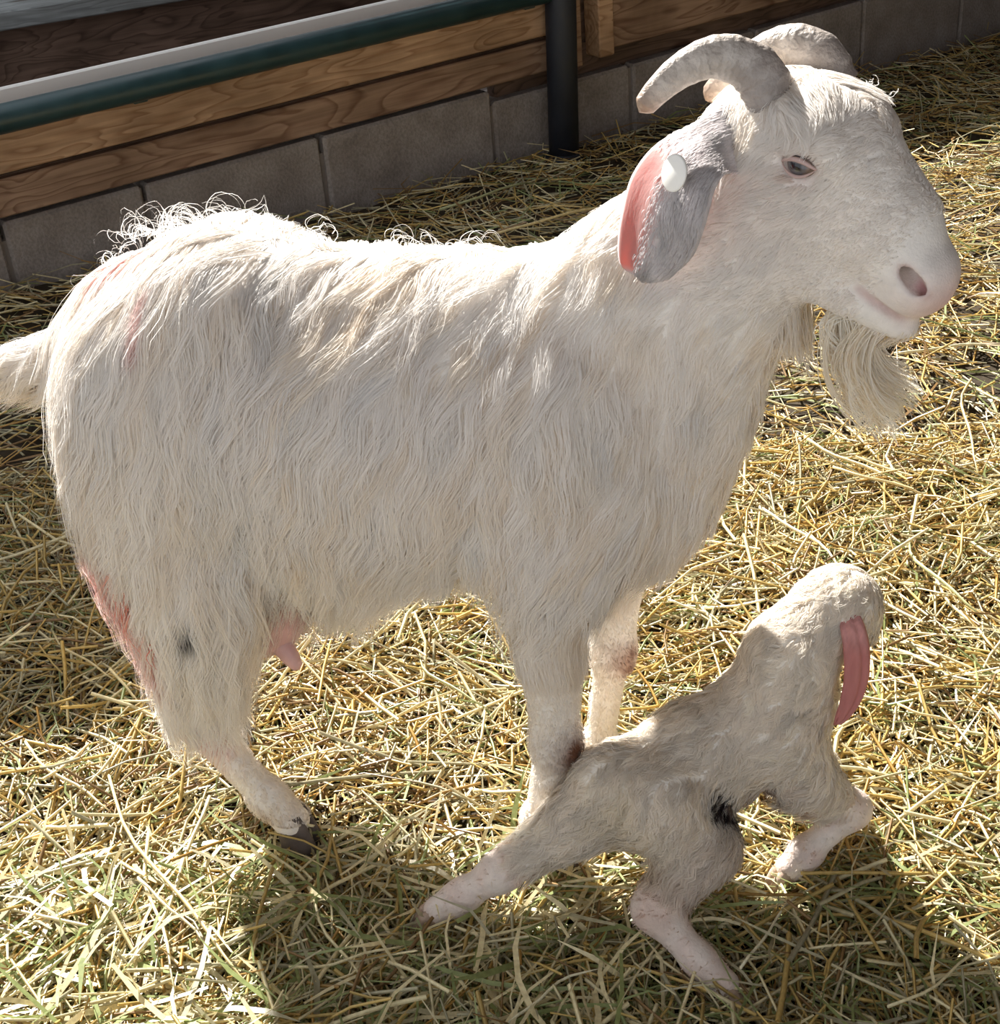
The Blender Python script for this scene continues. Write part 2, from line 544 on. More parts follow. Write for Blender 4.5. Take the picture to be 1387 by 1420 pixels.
# unseen roof slab added over the camera's side to dim the sky light
fp = [(-6.5, -1.0), (6.5, -1.0), (6.5, 9.5), (0.9, 9.5), (0.1, 2.4), (-0.6, 2.0), (-2.8, 0.2), (-6.5, 0.2)]
def slab(name, poly, label):
    k = len(poly)
    v = [(x, y, RH) for x, y in poly] + [(x, y, RH + 0.08) for x, y in poly]
    f = [tuple(range(k))[::-1], tuple(range(k, 2 * k))] + [(i, (i + 1) % k, k + (i + 1) % k, k + i) for i in range(k)]
    o = link(name, mesh_py(name, v, f, False), None, WOODD)
    tag(o, label, kind='structure')
slab('ceiling', pts, 'dark boarded barn roof over the back of the pen')
slab('ceiling_front_blocker', fp, 'unseen dark roof slab added over the front of the pen to cut sky light')
# ------------------------------------------------------------------ the doe
class Frame:
    """a vertical plane through the animal: turns picture marks into joints at a chosen side distance"""
    def __init__(s, p0, deg):
        a = math.radians(deg)
        s.p0 = np.array([p0[0], p0[1], 0.0]); s.deg = a
        s.hx = np.array([math.cos(a), math.sin(a), 0]); s.lf = np.array([-math.sin(a), math.cos(a), 0])
    def J(s, u, v, y=0.0):
        o = s.p0 + s.lf * y
        r = ray(u, v)
        t = ((o - CAM) @ s.lf) / (r @ s.lf)
        p = CAM + r * t
        return np.array([(p - s.p0) @ s.hx, y, p[2]])
    def root(s, name):
        e = bpy.data.objects.new(name, None)
        e.empty_display_size = 0.1
        COL.objects.link(e)
        e.location = s.p0
        e.rotation_euler = (0, 0, s.deg)
        return e

DF = Frame((0.07, 1.43), -14)
doe = DF.root('goat')
tag(doe, 'large white long-haired doe with grey horns standing on straw', 'goat')
DJ = DF.J

D = Sdf((-0.78, -0.30, -0.01), (0.50, 0.26, 1.05), 0.004)
# trunk
D.ell((-0.20, 0, 0.585), (0.31, 0.160, 0.180), 0.03)
D.ell((-0.01, -0.006, 0.600), (0.19, 0.114, 0.175), 0.06)
D.ell((-0.405, 0, 0.63), (0.17, 0.138, 0.157), 0.05)
D.ell((-0.27, 0, 0.49), (0.15, 0.12, 0.10), 0.05)
D.cone((0.03, 0, 0.728), (-0.16, 0, 0.715), 0.055, 0.052, 0.05)
D.cone((-0.16, 0, 0.71), (-0.38, 0, 0.745), 0.055, 0.06, 0.05)
D.ell((0.105, 0, 0.56), (0.075, 0.085, 0.13), 0.05)
D.ell((0.15, 0, 0.66), (0.07, 0.075, 0.10), 0.05)
for y in (-1, 1):
    D.ell((-0.37, y * 0.080, 0.755), (0.05, 0.03, 0.03), 0.05)
    D.ell((0.02, y * 0.105, 0.56), (0.085, 0.04, 0.15), 0.04)
    D.ell((-0.45, y * 0.095, 0.54), (0.10, 0.06, 0.19), 0.05)
# neck
nk = [((0.04, 0, 0.66), 0.125), ((0.125, -0.005, 0.750), 0.108), ((0.190, -0.012, 0.825), 0.084), ((0.222, -0.02, 0.895), 0.070)]
for (a, ra), (b, rb) in zip(nk[:-1], nk[1:]):
    D.cone(a, b, ra, rb, 0.04, sq=((0, 1, 0), 0.8))
# tail
D.cone((-0.50, 0, 0.70), (-0.60, 0, 0.635), 0.04, 0.026, 0.05)
D.cone((-0.60, 0, 0.635), (-0.74, 0, 0.615), 0.024, 0.014, 0.03)
# hind legs
def hind(y, hock, fet, hoof, stifle):
    D.cone(stifle, hock, 0.075, 0.028, 0.04, sq=((0, 1, 0), 0.75))
    hk = np.array(hock)
    D.cone(hk + (-0.022, 0, 0.022), hk + (0.006, 0, -0.012), 0.016, 0.022, 0.02)
    D.cone(hk, fet, 0.024, 0.0185, 0.015)
    D.ell(fet, (0.024, 0.022, 0.024), 0.015)
    D.cone(fet, hoof, 0.021, 0.024, 0.012)
HN = dict(hock=(-0.452, -0.10, 0.205), fet=(-0.372, -0.10, 0.085), hoof=(-0.345, -0.10, 0.052), stifle=(-0.415, -0.10, 0.40))
_hs = DJ(318, 1035, 0.09)[0]
HFAR = dict(hock=(_hs - 0.030, 0.09, 0.225), fet=(_hs - 0.018, 0.09, 0.085), hoof=(_hs, 0.09, 0.05), stifle=(-0.42, 0.10, 0.40))
hind(-1, **HN); hind(1, **HFAR)
# fore legs
def fore(y, elbow, knee, fet, hoof):
    D.cone((elbow[0], elbow[1], elbow[2] + 0.06), knee, 0.05, 0.025, 0.04)
    kn = np.array(knee)
    D.ell(kn, (0.029, 0.027, 0.034), 0.02)
    D.cone(kn, fet, 0.0225, 0.0175, 0.015)
    D.ell(fet, (0.024, 0.022, 0.025), 0.012)
    D.cone(fet, hoof, 0.021, 0.024, 0.012)
FN = dict(elbow=(0.0, -0.092, 0.43), knee=(0.002, -0.082, 0.212), fet=(-0.022, -0.074, 0.078), hoof=(-0.008, -0.072, 0.045))
FFAR = dict(elbow=(0.055, 0.08, 0.43), knee=(0.046, 0.08, 0.235), fet=(0.028, 0.08, 0.082), hoof=(0.044, 0.08, 0.048))
fore(-1, **FN); fore(1, **FFAR)

# head: own axes along the face (e1), to its left (e2) and out of the forehead (e3)
H_YAW, H_PITCH = math.radians(-32), math.radians(27)
H0 = np.array([0.221, -0.009, 0.974])
_fh = np.array([math.cos(H_YAW), math.sin(H_YAW), 0])
E1 = math.cos(H_PITCH) * _fh + np.array([0, 0, -math.sin(H_PITCH)])
E3 = math.sin(H_PITCH) * _fh + np.array([0, 0, math.cos(H_PITCH)])
E2 = np.array([-math.sin(H_YAW), math.cos(H_YAW), 0])
HM = np.array([E1, E2, E3])
EX = math.cos(0.42) * E1 + math.sin(0.42) * E3      # the slit of the eye
EZ = -math.sin(0.42) * E1 + math.cos(0.42) * E3
EM = np.array([EX, E2, EZ])
def Hd(a, b, c):
    a = a if a < 0.17 else 0.17 + (a - 0.17) * 0.82
    return H0 + E1 * a + E2 * b + E3 * c
D.ell(Hd(0.040, 0, -0.050), (0.072, 0.058, 0.066), 0.03, HM)
D.ell(Hd(0.062, 0, -0.014), (0.056, 0.047, 0.042), 0.025, HM)
D.cone(Hd(0.085, 0, -0.033), Hd(0.170, 0, -0.052), 0.056, 0.047, 0.03, sq=(E2, 0.88))
D.cone(Hd(0.100, 0, -0.012), Hd(0.175, 0, -0.034), 0.034, 0.028, 0.03)
D.cone(Hd(0.170, 0, -0.056), Hd(0.228, 0, -0.066), 0.045, 0.036, 0.02, sq=(E2, 0.9))
D.ell(Hd(0.238, 0, -0.068), (0.023, 0.031, 0.033), 0.012, HM)
for y in (-1, 1):
    D.ell(Hd(0.074, y * 0.045, 0.000), (0.038, 0.015, 0.018), 0.022, HM)         # brow
    D.ell(Hd(0.095, y * 0.040, -0.090), (0.055, 0.022, 0.050), 0.03, HM)          # cheek
    D.cone(Hd(0.070, y * 0.030, -0.128), Hd(0.205, y * 0.017, -0.112), 0.032, 0.019, 0.025)   # jaw
    D.ell(Hd(0.222, y * 0.018, -0.062), (0.030, 0.018, 0.028), 0.012, HM)          # nostril wing
    D.ell(Hd(0.085, y * 0.060, -0.021), (0.018, 0.012, 0.0105), 0.008, EM, cut=True)  # eye socket
    D.cone(Hd(0.226, y * 0.037, -0.050), Hd(0.244, y * 0.031, -0.056), 0.0055, 0.007, 0.004, cut=True)
    D.cone(Hd(0.244, y * 0.031, -0.056), Hd(0.252, y * 0.024, -0.060), 0.006, 0.0045, 0.004, cut=True)
    D.cone(Hd(0.240, y * 0.030, -0.055), Hd(0.205, y * 0.013, -0.058), 0.0075, 0.006, 0.003, cut=True)
    D.cone(Hd(0.228, y * 0.031, -0.052), Hd(0.205, y * 0.015, -0.056), 0.0060, 0.006, 0.003, cut=True)   # nostril
    D.cone(Hd(0.190, y * 0.041, -0.094), Hd(0.262, y * 0.016, -0.102), 0.0042, 0.0042, 0.002, cut=True)  # mouth
D.ell(Hd(0.222, 0, -0.116), (0.034, 0.025, 0.018), 0.012, HM)
D.cone(Hd(0.03, 0, -0.09), (0.18, -0.015, 0.80), 0.06, 0.07, 0.04, sq=(E2, 0.8))
DV, DQ = D.surface()

def splat(P, c, r):
    return np.exp(-(((P - np.array(c)) / r) ** 2).sum(-1))

def band_(P, a, b, r):
    ab = b - a
    t = np.clip(((P - a) @ ab) / (ab @ ab), 0, 1)
    return np.exp(-((np.linalg.norm(P - (a + t[..., None] * ab), axis=-1) / r) ** 2))
def doe_colour(P):
    C = np.tile(np.array([0.86, 0.81, 0.75]), (len(P), 1))
    def put(w, col):
        w = np.clip(w, 0, 1)[:, None]
        C[:] = C * (1 - w) + np.array(col) * w
    nz = vnoise(P, 60) * 0.5 + 0.5
    put(1.0 * splat(P, Hd(0.262, 0, -0.070), (0.034, 0.034, 0.030)), (0.66, 0.45, 0.42))
    for y in (-1, 1):
        put(1.2 * band_(P, Hd(0.226, y * 0.034, -0.050), Hd(0.252, y * 0.022, -0.060), 0.0065), (0.40, 0.21, 0.20))
        put(0.8 * splat(P, Hd(0.085, y * 0.058, -0.021), 0.018), (0.66, 0.50, 0.46))
        for t in np.linspace(0, 1, 10):
            put(0.9 * splat(P, Hd(0.192 + 0.068 * t, y * (0.038 - 0.022 * t), -0.094 - 0.008 * t), 0.0045), (0.50, 0.32, 0.30))
    for L, col in ((FN, (0.20, 0.09, 0.05)), (FFAR, (0.42, 0.24, 0.17))):
        k = np.array(L['knee'])
        put((0.7 + 0.9 * nz) * splat(P, k + (0.018, -0.012, 0.0), (0.022, 0.024, 0.026)), col)
    for L in (HN, HFAR):
        k = np.array(L['hock'])
        put(1.1 * splat(P, k + (-0.034, -0.01, 0.01), (0.016, 0.03, 0.022)), (0.17, 0.11, 0.09))
        put((0.3 + 0.6 * nz) * splat(P, k + (0.02, -0.015, -0.005), (0.03, 0.03, 0.05)), (0.70, 0.34, 0.30))
        f = np.array(L['fet'])
        put((0.3 + 0.5 * nz) * splat(P, f + (0.0, -0.012, -0.02), 0.028), (0.50, 0.36, 0.24))
    for L in (FN, FFAR):
        f = np.array(L['fet'])
        put((0.2 + 0.4 * nz) * splat(P, f + (0, -0.012, -0.02), 0.028), (0.52, 0.38, 0.27))
    return C
skin_mat = attr_mat('doe_hide', 'bcol', rough=0.75, noise=(90, 0.10), bump=(420, 0.25), sss=0.0, spec=0.2)
body = link('body', mesh_np('doe_body', DV, DQ, attrs={'bcol': ('FLOAT_COLOR', doe_colour(DV))}), doe, skin_mat)
# ---- horns, ears, eyes, hooves, udder
def horn_mat():
    m = M('horn')
    a = m.n('ShaderNodeAttribute', attribute_name='ht')
    tc = m.n('ShaderNodeTexCoord')
    nz = m.n('ShaderNodeTexNoise', Scale=60.0, Detail=5.0)
    m.l(tc.outputs['Object'], nz.inputs['Vector'])
    base = m.ramp(a.outputs['Fac'], [(0.0, (0.34, 0.30, 0.28)), (0.20, (0.40, 0.355, 0.33)), (0.42, (0.55, 0.50, 0.46)), (0.8, (0.66, 0.59, 0.53)), (0.97, (0.44, 0.31, 0.23))])
    v = m.ramp(nz.outputs[0], [(0.35, (0.70, 0.67, 0.64)), (0.65, (1.06, 1.05, 1.03))])
    m.l(m.mix(1.0, base, v, 'MULTIPLY'), m.b.inputs['Base Color'])
    m.set(Roughness=0.42, Specular_IOR_Level=0.5)
    wv = m.n('ShaderNodeMath', operation='MULTIPLY_ADD'); wv.inputs[1].default_value = 105.0; m.l(a.outputs['Fac'], wv.inputs[0])
    sc_ = m.n('ShaderNodeMath', operation='MULTIPLY'); sc_.inputs[1].default_value = 16.0; m.l(nz.outputs[0], sc_.inputs[0]); m.l(sc_.outputs[0], wv.inputs[2])
    sn = m.n('ShaderNodeMath', operation='SINE'); m.l(wv.outputs[0], sn.inputs[0])
    n2 = m.n('ShaderNodeTexNoise', Scale=190.0, Detail=3.0)
    m.l(tc.outputs['Object'], n2.inputs['Vector'])
    hm = m.n('ShaderNodeMath', operation='MULTIPLY_ADD'); hm.inputs[1].default_value = 0.13; m.l(sn.outputs[0], hm.inputs[0]); m.l(n2.outputs[0], hm.inputs[2])
    m.bump(hm.outputs[0], 0.55, 0.004)
    return m.m
HORN = horn_mat()
def to_head(p):
    return HM @ (np.asarray(p) - H0)
hp = [DJ(1072, 142, -0.045), DJ(1052, 103, -0.047), DJ(1020, 83, -0.052), DJ(985, 80, -0.060), DJ(945, 98, -0.070),
      DJ(912, 126, -0.080), DJ(888, 154, -0.088)]
hr = [0.0235, 0.0235, 0.0215, 0.0190, 0.0160, 0.0130, 0.0100]
sp = spline([np.r_[p, r] for p, r in zip(hp, hr)], 64)
hp2 = spline([DJ(1158, 120, 0.022), DJ(1140, 84, 0.026), DJ(1112, 66, 0.032), DJ(1080, 66, 0.040), DJ(1040, 84, 0.050), DJ(1006, 110, 0.060), DJ(980, 138, 0.068)], 64)
tt = np.linspace(0, 1, 64)
ring = 1 + 0.055 * np.maximum(np.sin(tt * 60 + 2.2 * np.sin(tt * 11)), -0.2) * (1 - tt) + 0.035 * np.exp(-((tt - 0.42) / 0.014) ** 2)
for side in (-1, 1):
    P = sp[:, :3].copy() if side < 0 else hp2
    V, F = tube(P, sp[:, 3] * ring * np.sqrt(np.clip((1.004 - tt) / 0.05, 0.02, 1)), 20, flat=0.82)
    me = mesh_py('horn', V, F)
    at = me.attributes.new('ht', 'FLOAT', 'POINT')
    at.data.foreach_set('value', np.r_[np.repeat(tt, 20), 0, 1].astype(np.float32))
    link('horn', me, doe, HORN)

def ear_mat(name, outer, glow, bare):
    m = M(name)
    a = m.n('ShaderNodeAttribute', attribute_name='thin')
    tc = m.n('ShaderNodeTexCoord')
    mp = m.n('ShaderNodeMapping')
    mp.inputs['Scale'].default_value = (60, 60, 14)
    m.l(tc.outputs['Object'], mp.inputs[0])
    nz = m.n('ShaderNodeTexNoise', Scale=3.0, Detail=5.0)
    m.l(mp.outputs[0], nz.inputs['Vector'])
    v = m.ramp(nz.outputs[0], [(0.3, (0.72, 0.70, 0.70)), (0.7, (1.05, 1.04, 1.04))])
    m.l(m.mix(m.ramp(a.outputs['Fac'], [(0.06, (0, 0, 0)), (0.5, (1, 1, 1))]), m.mix(1.0, outer, v, 'MULTIPLY'), bare), m.b.inputs['Base Color'])
    m.set(Roughness=0.75, Specular_IOR_Level=0.2)
    m.bump(nz.outputs[0], 0.35, 0.004)
    tr = m.n('ShaderNodeBsdfTranslucent')
    tr.inputs['Color'].default_value = (*glow, 1)
    mx = m.n('ShaderNodeMixShader')
    m.l(a.outputs['Fac'], mx.inputs[0])
    m.l(m.b.outputs[0], mx.inputs[1]); m.l(tr.outputs[0], mx.inputs[2])
    m.l(mx.outputs[0], m.out.inputs['Surface'])
    return m.m

def ear_mesh(name, A, B, bulge, nrm, thin_fn, nr=40, nc=18, th=0.0035):
    """A, B: edge points per row (k,3); bulge: how far the middle stands out along nrm"""
    A = spline(A, nr); B = spline(B, nr)
    c = np.linspace(0, 1, nc)
    G = A[:, None] * (1 - c[None, :, None]) + B[:, None] * c[None, :, None]
    w = np.linalg.norm(B - A, axis=1)
    bl = spline(np.array(bulge)[:, None], nr)[:, 0]
    prof = np.sin(c * PI) ** 0.8
    G = G + (bl * w)[:, None, None] * prof[None, :, None] * np.asarray(nrm)[None, None]
    # soft folds
    G = G + (0.0022 * np.sin(c * 16 + 1.0)[None, :] * (np.sin(np.linspace(0, PI, nr)) ** 0.5)[:, None])[..., None] * np.asarray(nrm)
    du = np.gradient(G, axis=0); dv = np.gradient(G, axis=1)
    N = norm(np.cross(du, dv))
    if (N.mean((0, 1)) @ np.asarray(nrm)) < 0:
        N = -N
    edge = np.minimum(np.minimum(c, 1 - c)[None, :] * 8, 1) * np.ones((nr, 1))
    t = th * (0.5 + 0.5 * edge)
    T = np.concatenate([(G + N * t[..., None] / 2).reshape(-1, 3), (G - N * t[..., None] / 2).reshape(-1, 3)])
    n = nr * nc
    i, j = np.meshgrid(np.arange(nr - 1), np.arange(nc - 1), indexing='ij')
    a = (i * nc + j).ravel()
    q = np.stack([a, a + 1, a + nc + 1, a + nc], 1)
    Q = [q, q[:, ::-1] + n]
    rim = [(r, r + 1) for r in range(0)]
    bd = [r * nc for r in range(nr)] + [(nr - 1) * nc + k for k in range(1, nc)] + [r * nc + nc - 1 for r in range(nr - 2, -1, -1)] + [k for k in range(nc - 2, 0, -1)]
    bd = np.array(bd)
    bn = np.roll(bd, -1)
    Q.append(np.stack([bd, bn, bn + n, bd + n], 1))
    Q = np.concatenate(Q)
    th_ = np.array([[thin_fn(r, cc) for cc in c] for r in np.linspace(0, 1, nr)]).ravel()
    me = mesh_np(name, T, Q, attrs={'thin': ('FLOAT', np.r_[th_, th_])})
    return me, G, N

EAR = ear_mat('doe_ear', (0.66, 0.62, 0.62), (0.80, 0.19, 0.07), (0.62, 0.50, 0.48))
rows = [((1078, 140), (1060, 225), -0.015, -0.025), ((1050, 138), (1036, 236), -0.030, -0.048), ((1012, 146), (1020, 241), -0.032, -0.078), ((962, 172), (1004, 243), -0.042, -0.112),
        ((912, 200), (991, 262), -0.060, -0.125), ((880, 240), (983, 290), -0.076, -0.132), ((866, 285), (974, 322), -0.086, -0.134),
        ((859, 330), (959, 357), -0.088, -0.130), ((862, 366), (931, 381), -0.090, -0.122), ((884, 383), (902, 387), -0.100, -0.110)]
A = np.array([DJ(*r[0], r[2]) for r in rows]); B = np.array([DJ(*r[1], r[3]) for r in rows])
def thin1(r, c):
    return float(np.clip(0.04 + 0.62 * smoothstep(0.36, 0.50, r) * (1 - smoothstep(0.86, 0.95, r)) * (1 - smoothstep(0.28, 0.60, c)) * smoothstep(0.0, 0.06, c), 0, 0.8))
earN = norm(np.array([-0.25, -0.95, 0.1]))
me, EG, EN = ear_mesh('doe_ear', A, B, [0.05, 0.10, 0.16, 0.20, 0.20, 0.18, 0.16, 0.14, 0.12, 0.05], earN, thin1)
ear_near = link('ear', me, doe, EAR)
ear_near['label'] = 'long drooping ear, glowing orange-red where sunlight shines through'
# far ear mirrored through the head and hanging straighter
mir = lambda p: H0 + HM.T @ (to_head(p) * (1, -1, 1))
A2 = np.array([mir(p) for p in A]); B2 = np.array([mir(p) for p in B])
nr2 = norm(HM.T @ ((HM @ earN) * (1, -1, 1)))
me, _, _ = ear_mesh('doe_ear_far', A2, B2, [0.05, 0.10, 0.16, 0.20, 0.20, 0.18, 0.16, 0.14, 0.12, 0.05], nr2, thin1)
link('ear', me, doe, EAR)
# the round ear tag
tg = M('ear_tag').set(Base_Color=(0.93, 0.91, 0.86), Roughness=0.35).m
tc_ = EG[17, 9] + earN * 0.018
tx = norm(np.cross(earN, (0.2, 0, 1.0))); tn = norm(earN + np.array([-0.55, 0.0, 0.22])); tx = norm(np.cross(tn, (0, 0, 1.0))); ty = np.cross(tx, tn)
V = []; F = []
k = 28
for r_, z_ in ((0.0, 0.0018), (0.0145, 0.0018), (0.0160, 0.0010), (0.0160, -0.0008), (0.0, -0.0008)):
    for q in range(k):
        a_ = 2 * PI * q / k
        V.append(tc_ + tx * r_ * math.cos(a_) * 0.95 + ty * r_ * math.sin(a_) * 1.05 + tn * z_)
for i in range(4):
    for q in range(k):
        F.append((i * k + q, i * k + (q + 1) % k, (i + 1) * k + (q + 1) % k, (i + 1) * k + q))
o = link('ear_tag', mesh_py('ear_tag', V, F), ear_near, tg)
o['label'] = 'round white plastic ear tag'
Vs, Fs = tube([tc_ - tn * 0.003, tc_ - earN * 0.020], [0.004, 0.004], 10)
link('tag_stud', mesh_py('tag_stud', Vs, Fs), ear_near, tg)

# eyes
def sphere_mesh(name, c, r, M3=None, nu=24, nv=16):
    V = []; F = []
    for i in range(nv + 1):
        t = PI * i / nv
        for j in range(nu):
            p = 2 * PI * j / nu
            q = np.array([math.sin(t) * math.cos(p), math.sin(t) * math.sin(p), math.cos(t)]) * r
            V.append(np.asarray(c) + (q if M3 is None else M3.T @ q))
    for i in range(nv):
        for j in range(nu):
            F.append((i * nu + j, (i + 1) * nu + j, (i + 1) * nu + (j + 1) % nu, i * nu + (j + 1) % nu))
    return mesh_py(name, V, F)
def eye_mat():
    m = M('goat_eye')
    a = m.n('ShaderNodeAttribute', attribute_name='ec')
    m.l(a.outputs['Color'], m.b.inputs['Base Color'])
    m.set(Roughness=0.06, Specular_IOR_Level=0.7)
    return m.m
EYE = eye_mat()
LID = M('eyelid').set(Base_Color=(0.52, 0.37, 0.34), Roughness=0.55).m
for side in (-1, 1):
    c = Hd(0.085, side * 0.0495, -0.021)
    me = sphere_mesh('eye', c, np.array([0.0155, 0.0145, 0.0130]), EM, 40, 30)
    co = np.array([v.co for v in me.vertices])
    loc = (co - c) @ EM.T
    col = np.tile([0.22, 0.155, 0.12], (len(co), 1))
    out = loc[:, 1] * side
    iris = (np.hypot(loc[:, 0], loc[:, 2]) < 0.0098) & (out > 0)
    col[iris] = (0.12, 0.11, 0.115)
    pup = (np.abs(loc[:, 0]) < 0.0068) & (np.abs(loc[:, 2]) < 0.0034) & (out > 0)
    col[pup] = (0.012, 0.012, 0.018)
    at = me.attributes.new('ec', 'FLOAT_COLOR', 'POINT')
    at.data.foreach_set('color', np.c_[col, np.ones(len(col))].astype(np.float32).ravel())
    e = link('eye', me, doe, EYE)
    for nm, zz, lift in (('upper_eyelid', 1, 0.0070), ('lower_eyelid', -1, 0.0090)):
        pts = []
        for t in np.linspace(-1, 1, 17):
            x = 0.0185 * t
            z = zz * lift * (1 - t * t) - 0.0005
            yy = math.sqrt(max(0.0, 1 - (x / 0.0215) ** 2 - (z / 0.017) ** 2)) * 0.0150
            pts.append(c + EX * x + EZ * z + E2 * side * yy)
        V, F = tube(pts, 0.0016 * np.sin(np.linspace(0.15, PI - 0.15, 17)) + (0.0009 if zz > 0 else 0.0001), 10)
        link(nm, mesh_py(nm, V, F), e, LID)

# hooves: two claws on each foot
def hoof_mat(col):
    m = M('hoof')
    tc = m.n('ShaderNodeTexCoord')
    nz = m.n('ShaderNodeTexNoise', Scale=70.0, Detail=4.0)
    m.l(tc.outputs['Object'], nz.inputs['Vector'])
    m.l(m.ramp(nz.outputs[0], [(0.3, tuple(x * 0.55 for x in col)), (0.7, col)]), m.b.inputs['Base Color'])
    m.set(Roughness=0.6)
    m.bump(nz.outputs[0], 0.3, 0.003)
    return m.m
HOOF = hoof_mat((0.13, 0.10, 0.085))
def hooves(parent, top, yaw, size, mat, z0=0.0):
    """claws under the pastern end point"""
    f = np.array([math.cos(yaw), math.sin(yaw), 0]); l = np.array([-f[1], f[0], 0])
    for s in (-1, 1):
        V = []; F = []
        k = 16
        lev = [(0.0, 1.0, 0.0), (0.35, 0.98, 0.10), (0.75, 0.86, 0.02), (1.0, 0.74, -0.10)]
        h = top[2] + 0.016 * size - z0
        for (u, sc, sh) in lev:
            for q in range(k):
                a = 2 * PI * q / k
                x = math.cos(a); y = math.sin(a)
                ex = (0.030 if x > 0 else 0.019) * size * x * sc
                ey = 0.0125 * size * y * sc * (1 - 0.35 * max(x, 0))
                p = np.array([top[0], top[1], 0]) + f * (ex + 0.007 * size + sh * 0.02 * size - u * 0.010 * size) + l * (s * 0.0125 * size * (1 - 0.12 * max(x, 0)) + ey)
                p[2] = z0 + u * h
                V.append(p)
        n = len(lev)
        for i in range(n - 1):
            for q in range(k):
                F.append((i * k + q, i * k + (q + 1) % k, (i + 1) * k + (q + 1) % k, (i + 1) * k + q))
        F.append(tuple(range(k))[::-1]); F.append(tuple((n - 1) * k + q for q in range(k)))
        link('hoof', mesh_py('hoof', V, F), parent, mat)
for L in (HN, HFAR, FN, FFAR):
    hooves(doe, np.array(L['hoof']), 0.0, 1.0, HOOF)

# udder and teats
UD = Sdf((-0.52, -0.14, 0.20), (-0.26, 0.14, 0.50), 0.004)
UD.ell((-0.385, -0.032, 0.352), (0.075, 0.062, 0.088), 0.02)
UD.ell((-0.385, 0.032, 0.352), (0.075, 0.062, 0.088), 0.02)
V, Q = UD.surface()
def pink_mat(name, col, rough=0.5):
    m = M(name)
    tc = m.n('ShaderNodeTexCoord')
    nz = m.n('ShaderNodeTexNoise', Scale=45.0, Detail=4.0)
    m.l(tc.outputs['Object'], nz.inputs['Vector'])
    m.l(m.ramp(nz.outputs[0], [(0.3, tuple(x * 0.8 for x in col)), (0.7, col)]), m.b.inputs['Base Color'])
    m.set(Roughness=rough, Subsurface_Weight=0.15, Subsurface_Scale=0.008)
    m.bump(nz.outputs[0], 0.15, 0.004)
    return m.m
PINK = pink_mat('udder_skin', (0.66, 0.40, 0.38))
udder = link('udder', mesh_np('udder', V, Q), doe, PINK)
udder['label'] = 'bare pink udder'
for y in (-1, 1):
    a = DJ(373, 872, -0.045); b = DJ(392, 896, -0.055); c = DJ(413, 925, -0.062)
    if y > 0:
        a, b, c = (np.array([p[0] - 0.01, -p[1], p[2]]) for p in (a, b, c))
    st_ = np.array([a[0] - 0.022, a[1] * 0.8, a[2] + 0.03])
    P = spline([st_, a, b, c], 18)
    V, F = tube(P, np.interp(np.linspace(0, 1, 18), [0, 0.35, 0.6, 0.9, 1.0], [0.036, 0.025, 0.015, 0.0105, 0.007]), 16)
    link('teat', mesh_py('teat', V, F), udder, PINK)
# ------------------------------------------------------------------ hair
def scatter(V, Q, dens, seed):
    """roots on a quad mesh; dens(P, N) = strands per square metre"""
    r = np.random.default_rng(seed)
    T = np.concatenate([Q[:, [0, 1, 2]], Q[:, [0, 2, 3]]])
    a, b, c = V[T[:, 0]], V[T[:, 1]], V[T[:, 2]]
    cr = np.cross(b - a, c - a)
    ar = np.linalg.norm(cr, axis=1) / 2
    cen = (a + b + c) / 3
    lam = ar * dens(cen, norm(cr))
    cnt = r.poisson(lam)
    idx = np.repeat(np.arange(len(T)), cnt)
    u = r.random((len(idx), 2))
    m = u.sum(1) > 1
    u[m] = 1 - u[m]
    return a[idx] + (b[idx] - a[idx]) * u[:, :1] + (c[idx] - a[idx]) * u[:, 1:]

def grow(S, P, flow, length, lift, droop, nseg, wave, wlen, seed, lay=(0.004, 0.02), curl=None):
    """guide curves that leave the skin, bend to the flow and gravity and stay outside the body"""
    r = np.random.default_rng(seed)
    n = len(P)
    N = S.grad(P)
    def tang(p, g):
        f = flow(p)
        return norm(f - g * (f * g).sum(-1, keepdims=True) * 0.9)
    L = length(P) * r.uniform(0.75, 1.15, n)
    d = norm(N * lift(P)[:, None] + tang(P, N))
    pts = [P.copy()]
    p = P.copy()
    layer = r.uniform(lay[0], lay[1], n) * np.clip(L / 0.05, 0.12, 1)
    ph = vnoise(P, 14) * 5 + r.uniform(-0.9, 0.9, n)
    wl = wlen * r.uniform(0.8, 1.3, n)
    step = (L / (nseg - 1))[:, None]
    dr = droop(P)[:, None]
    for i in range(1, nseg):
        t = i / (nseg - 1)
        g = S.grad(p)
        f = tang(p, g)
        d = norm(d * 0.55 + f * 0.45 + np.array([0, 0, -1.0]) * dr * (0.3 + t))
        sd = np.cross(d, g)
        w = np.cos(2 * PI * (t * L / wl) + ph)[:, None] * wave * np.minimum(1, t * 2.5)
        p = p + (norm(d + sd * w)) * step
        ph_ = S.sample(p)
        need = layer * (0.25 + 0.75 * min(1, t * 2)) - ph_
        p = p + g * np.maximum(need, 0)[:, None]
        pts.append(p.copy())
    return np.stack(pts, 1), N

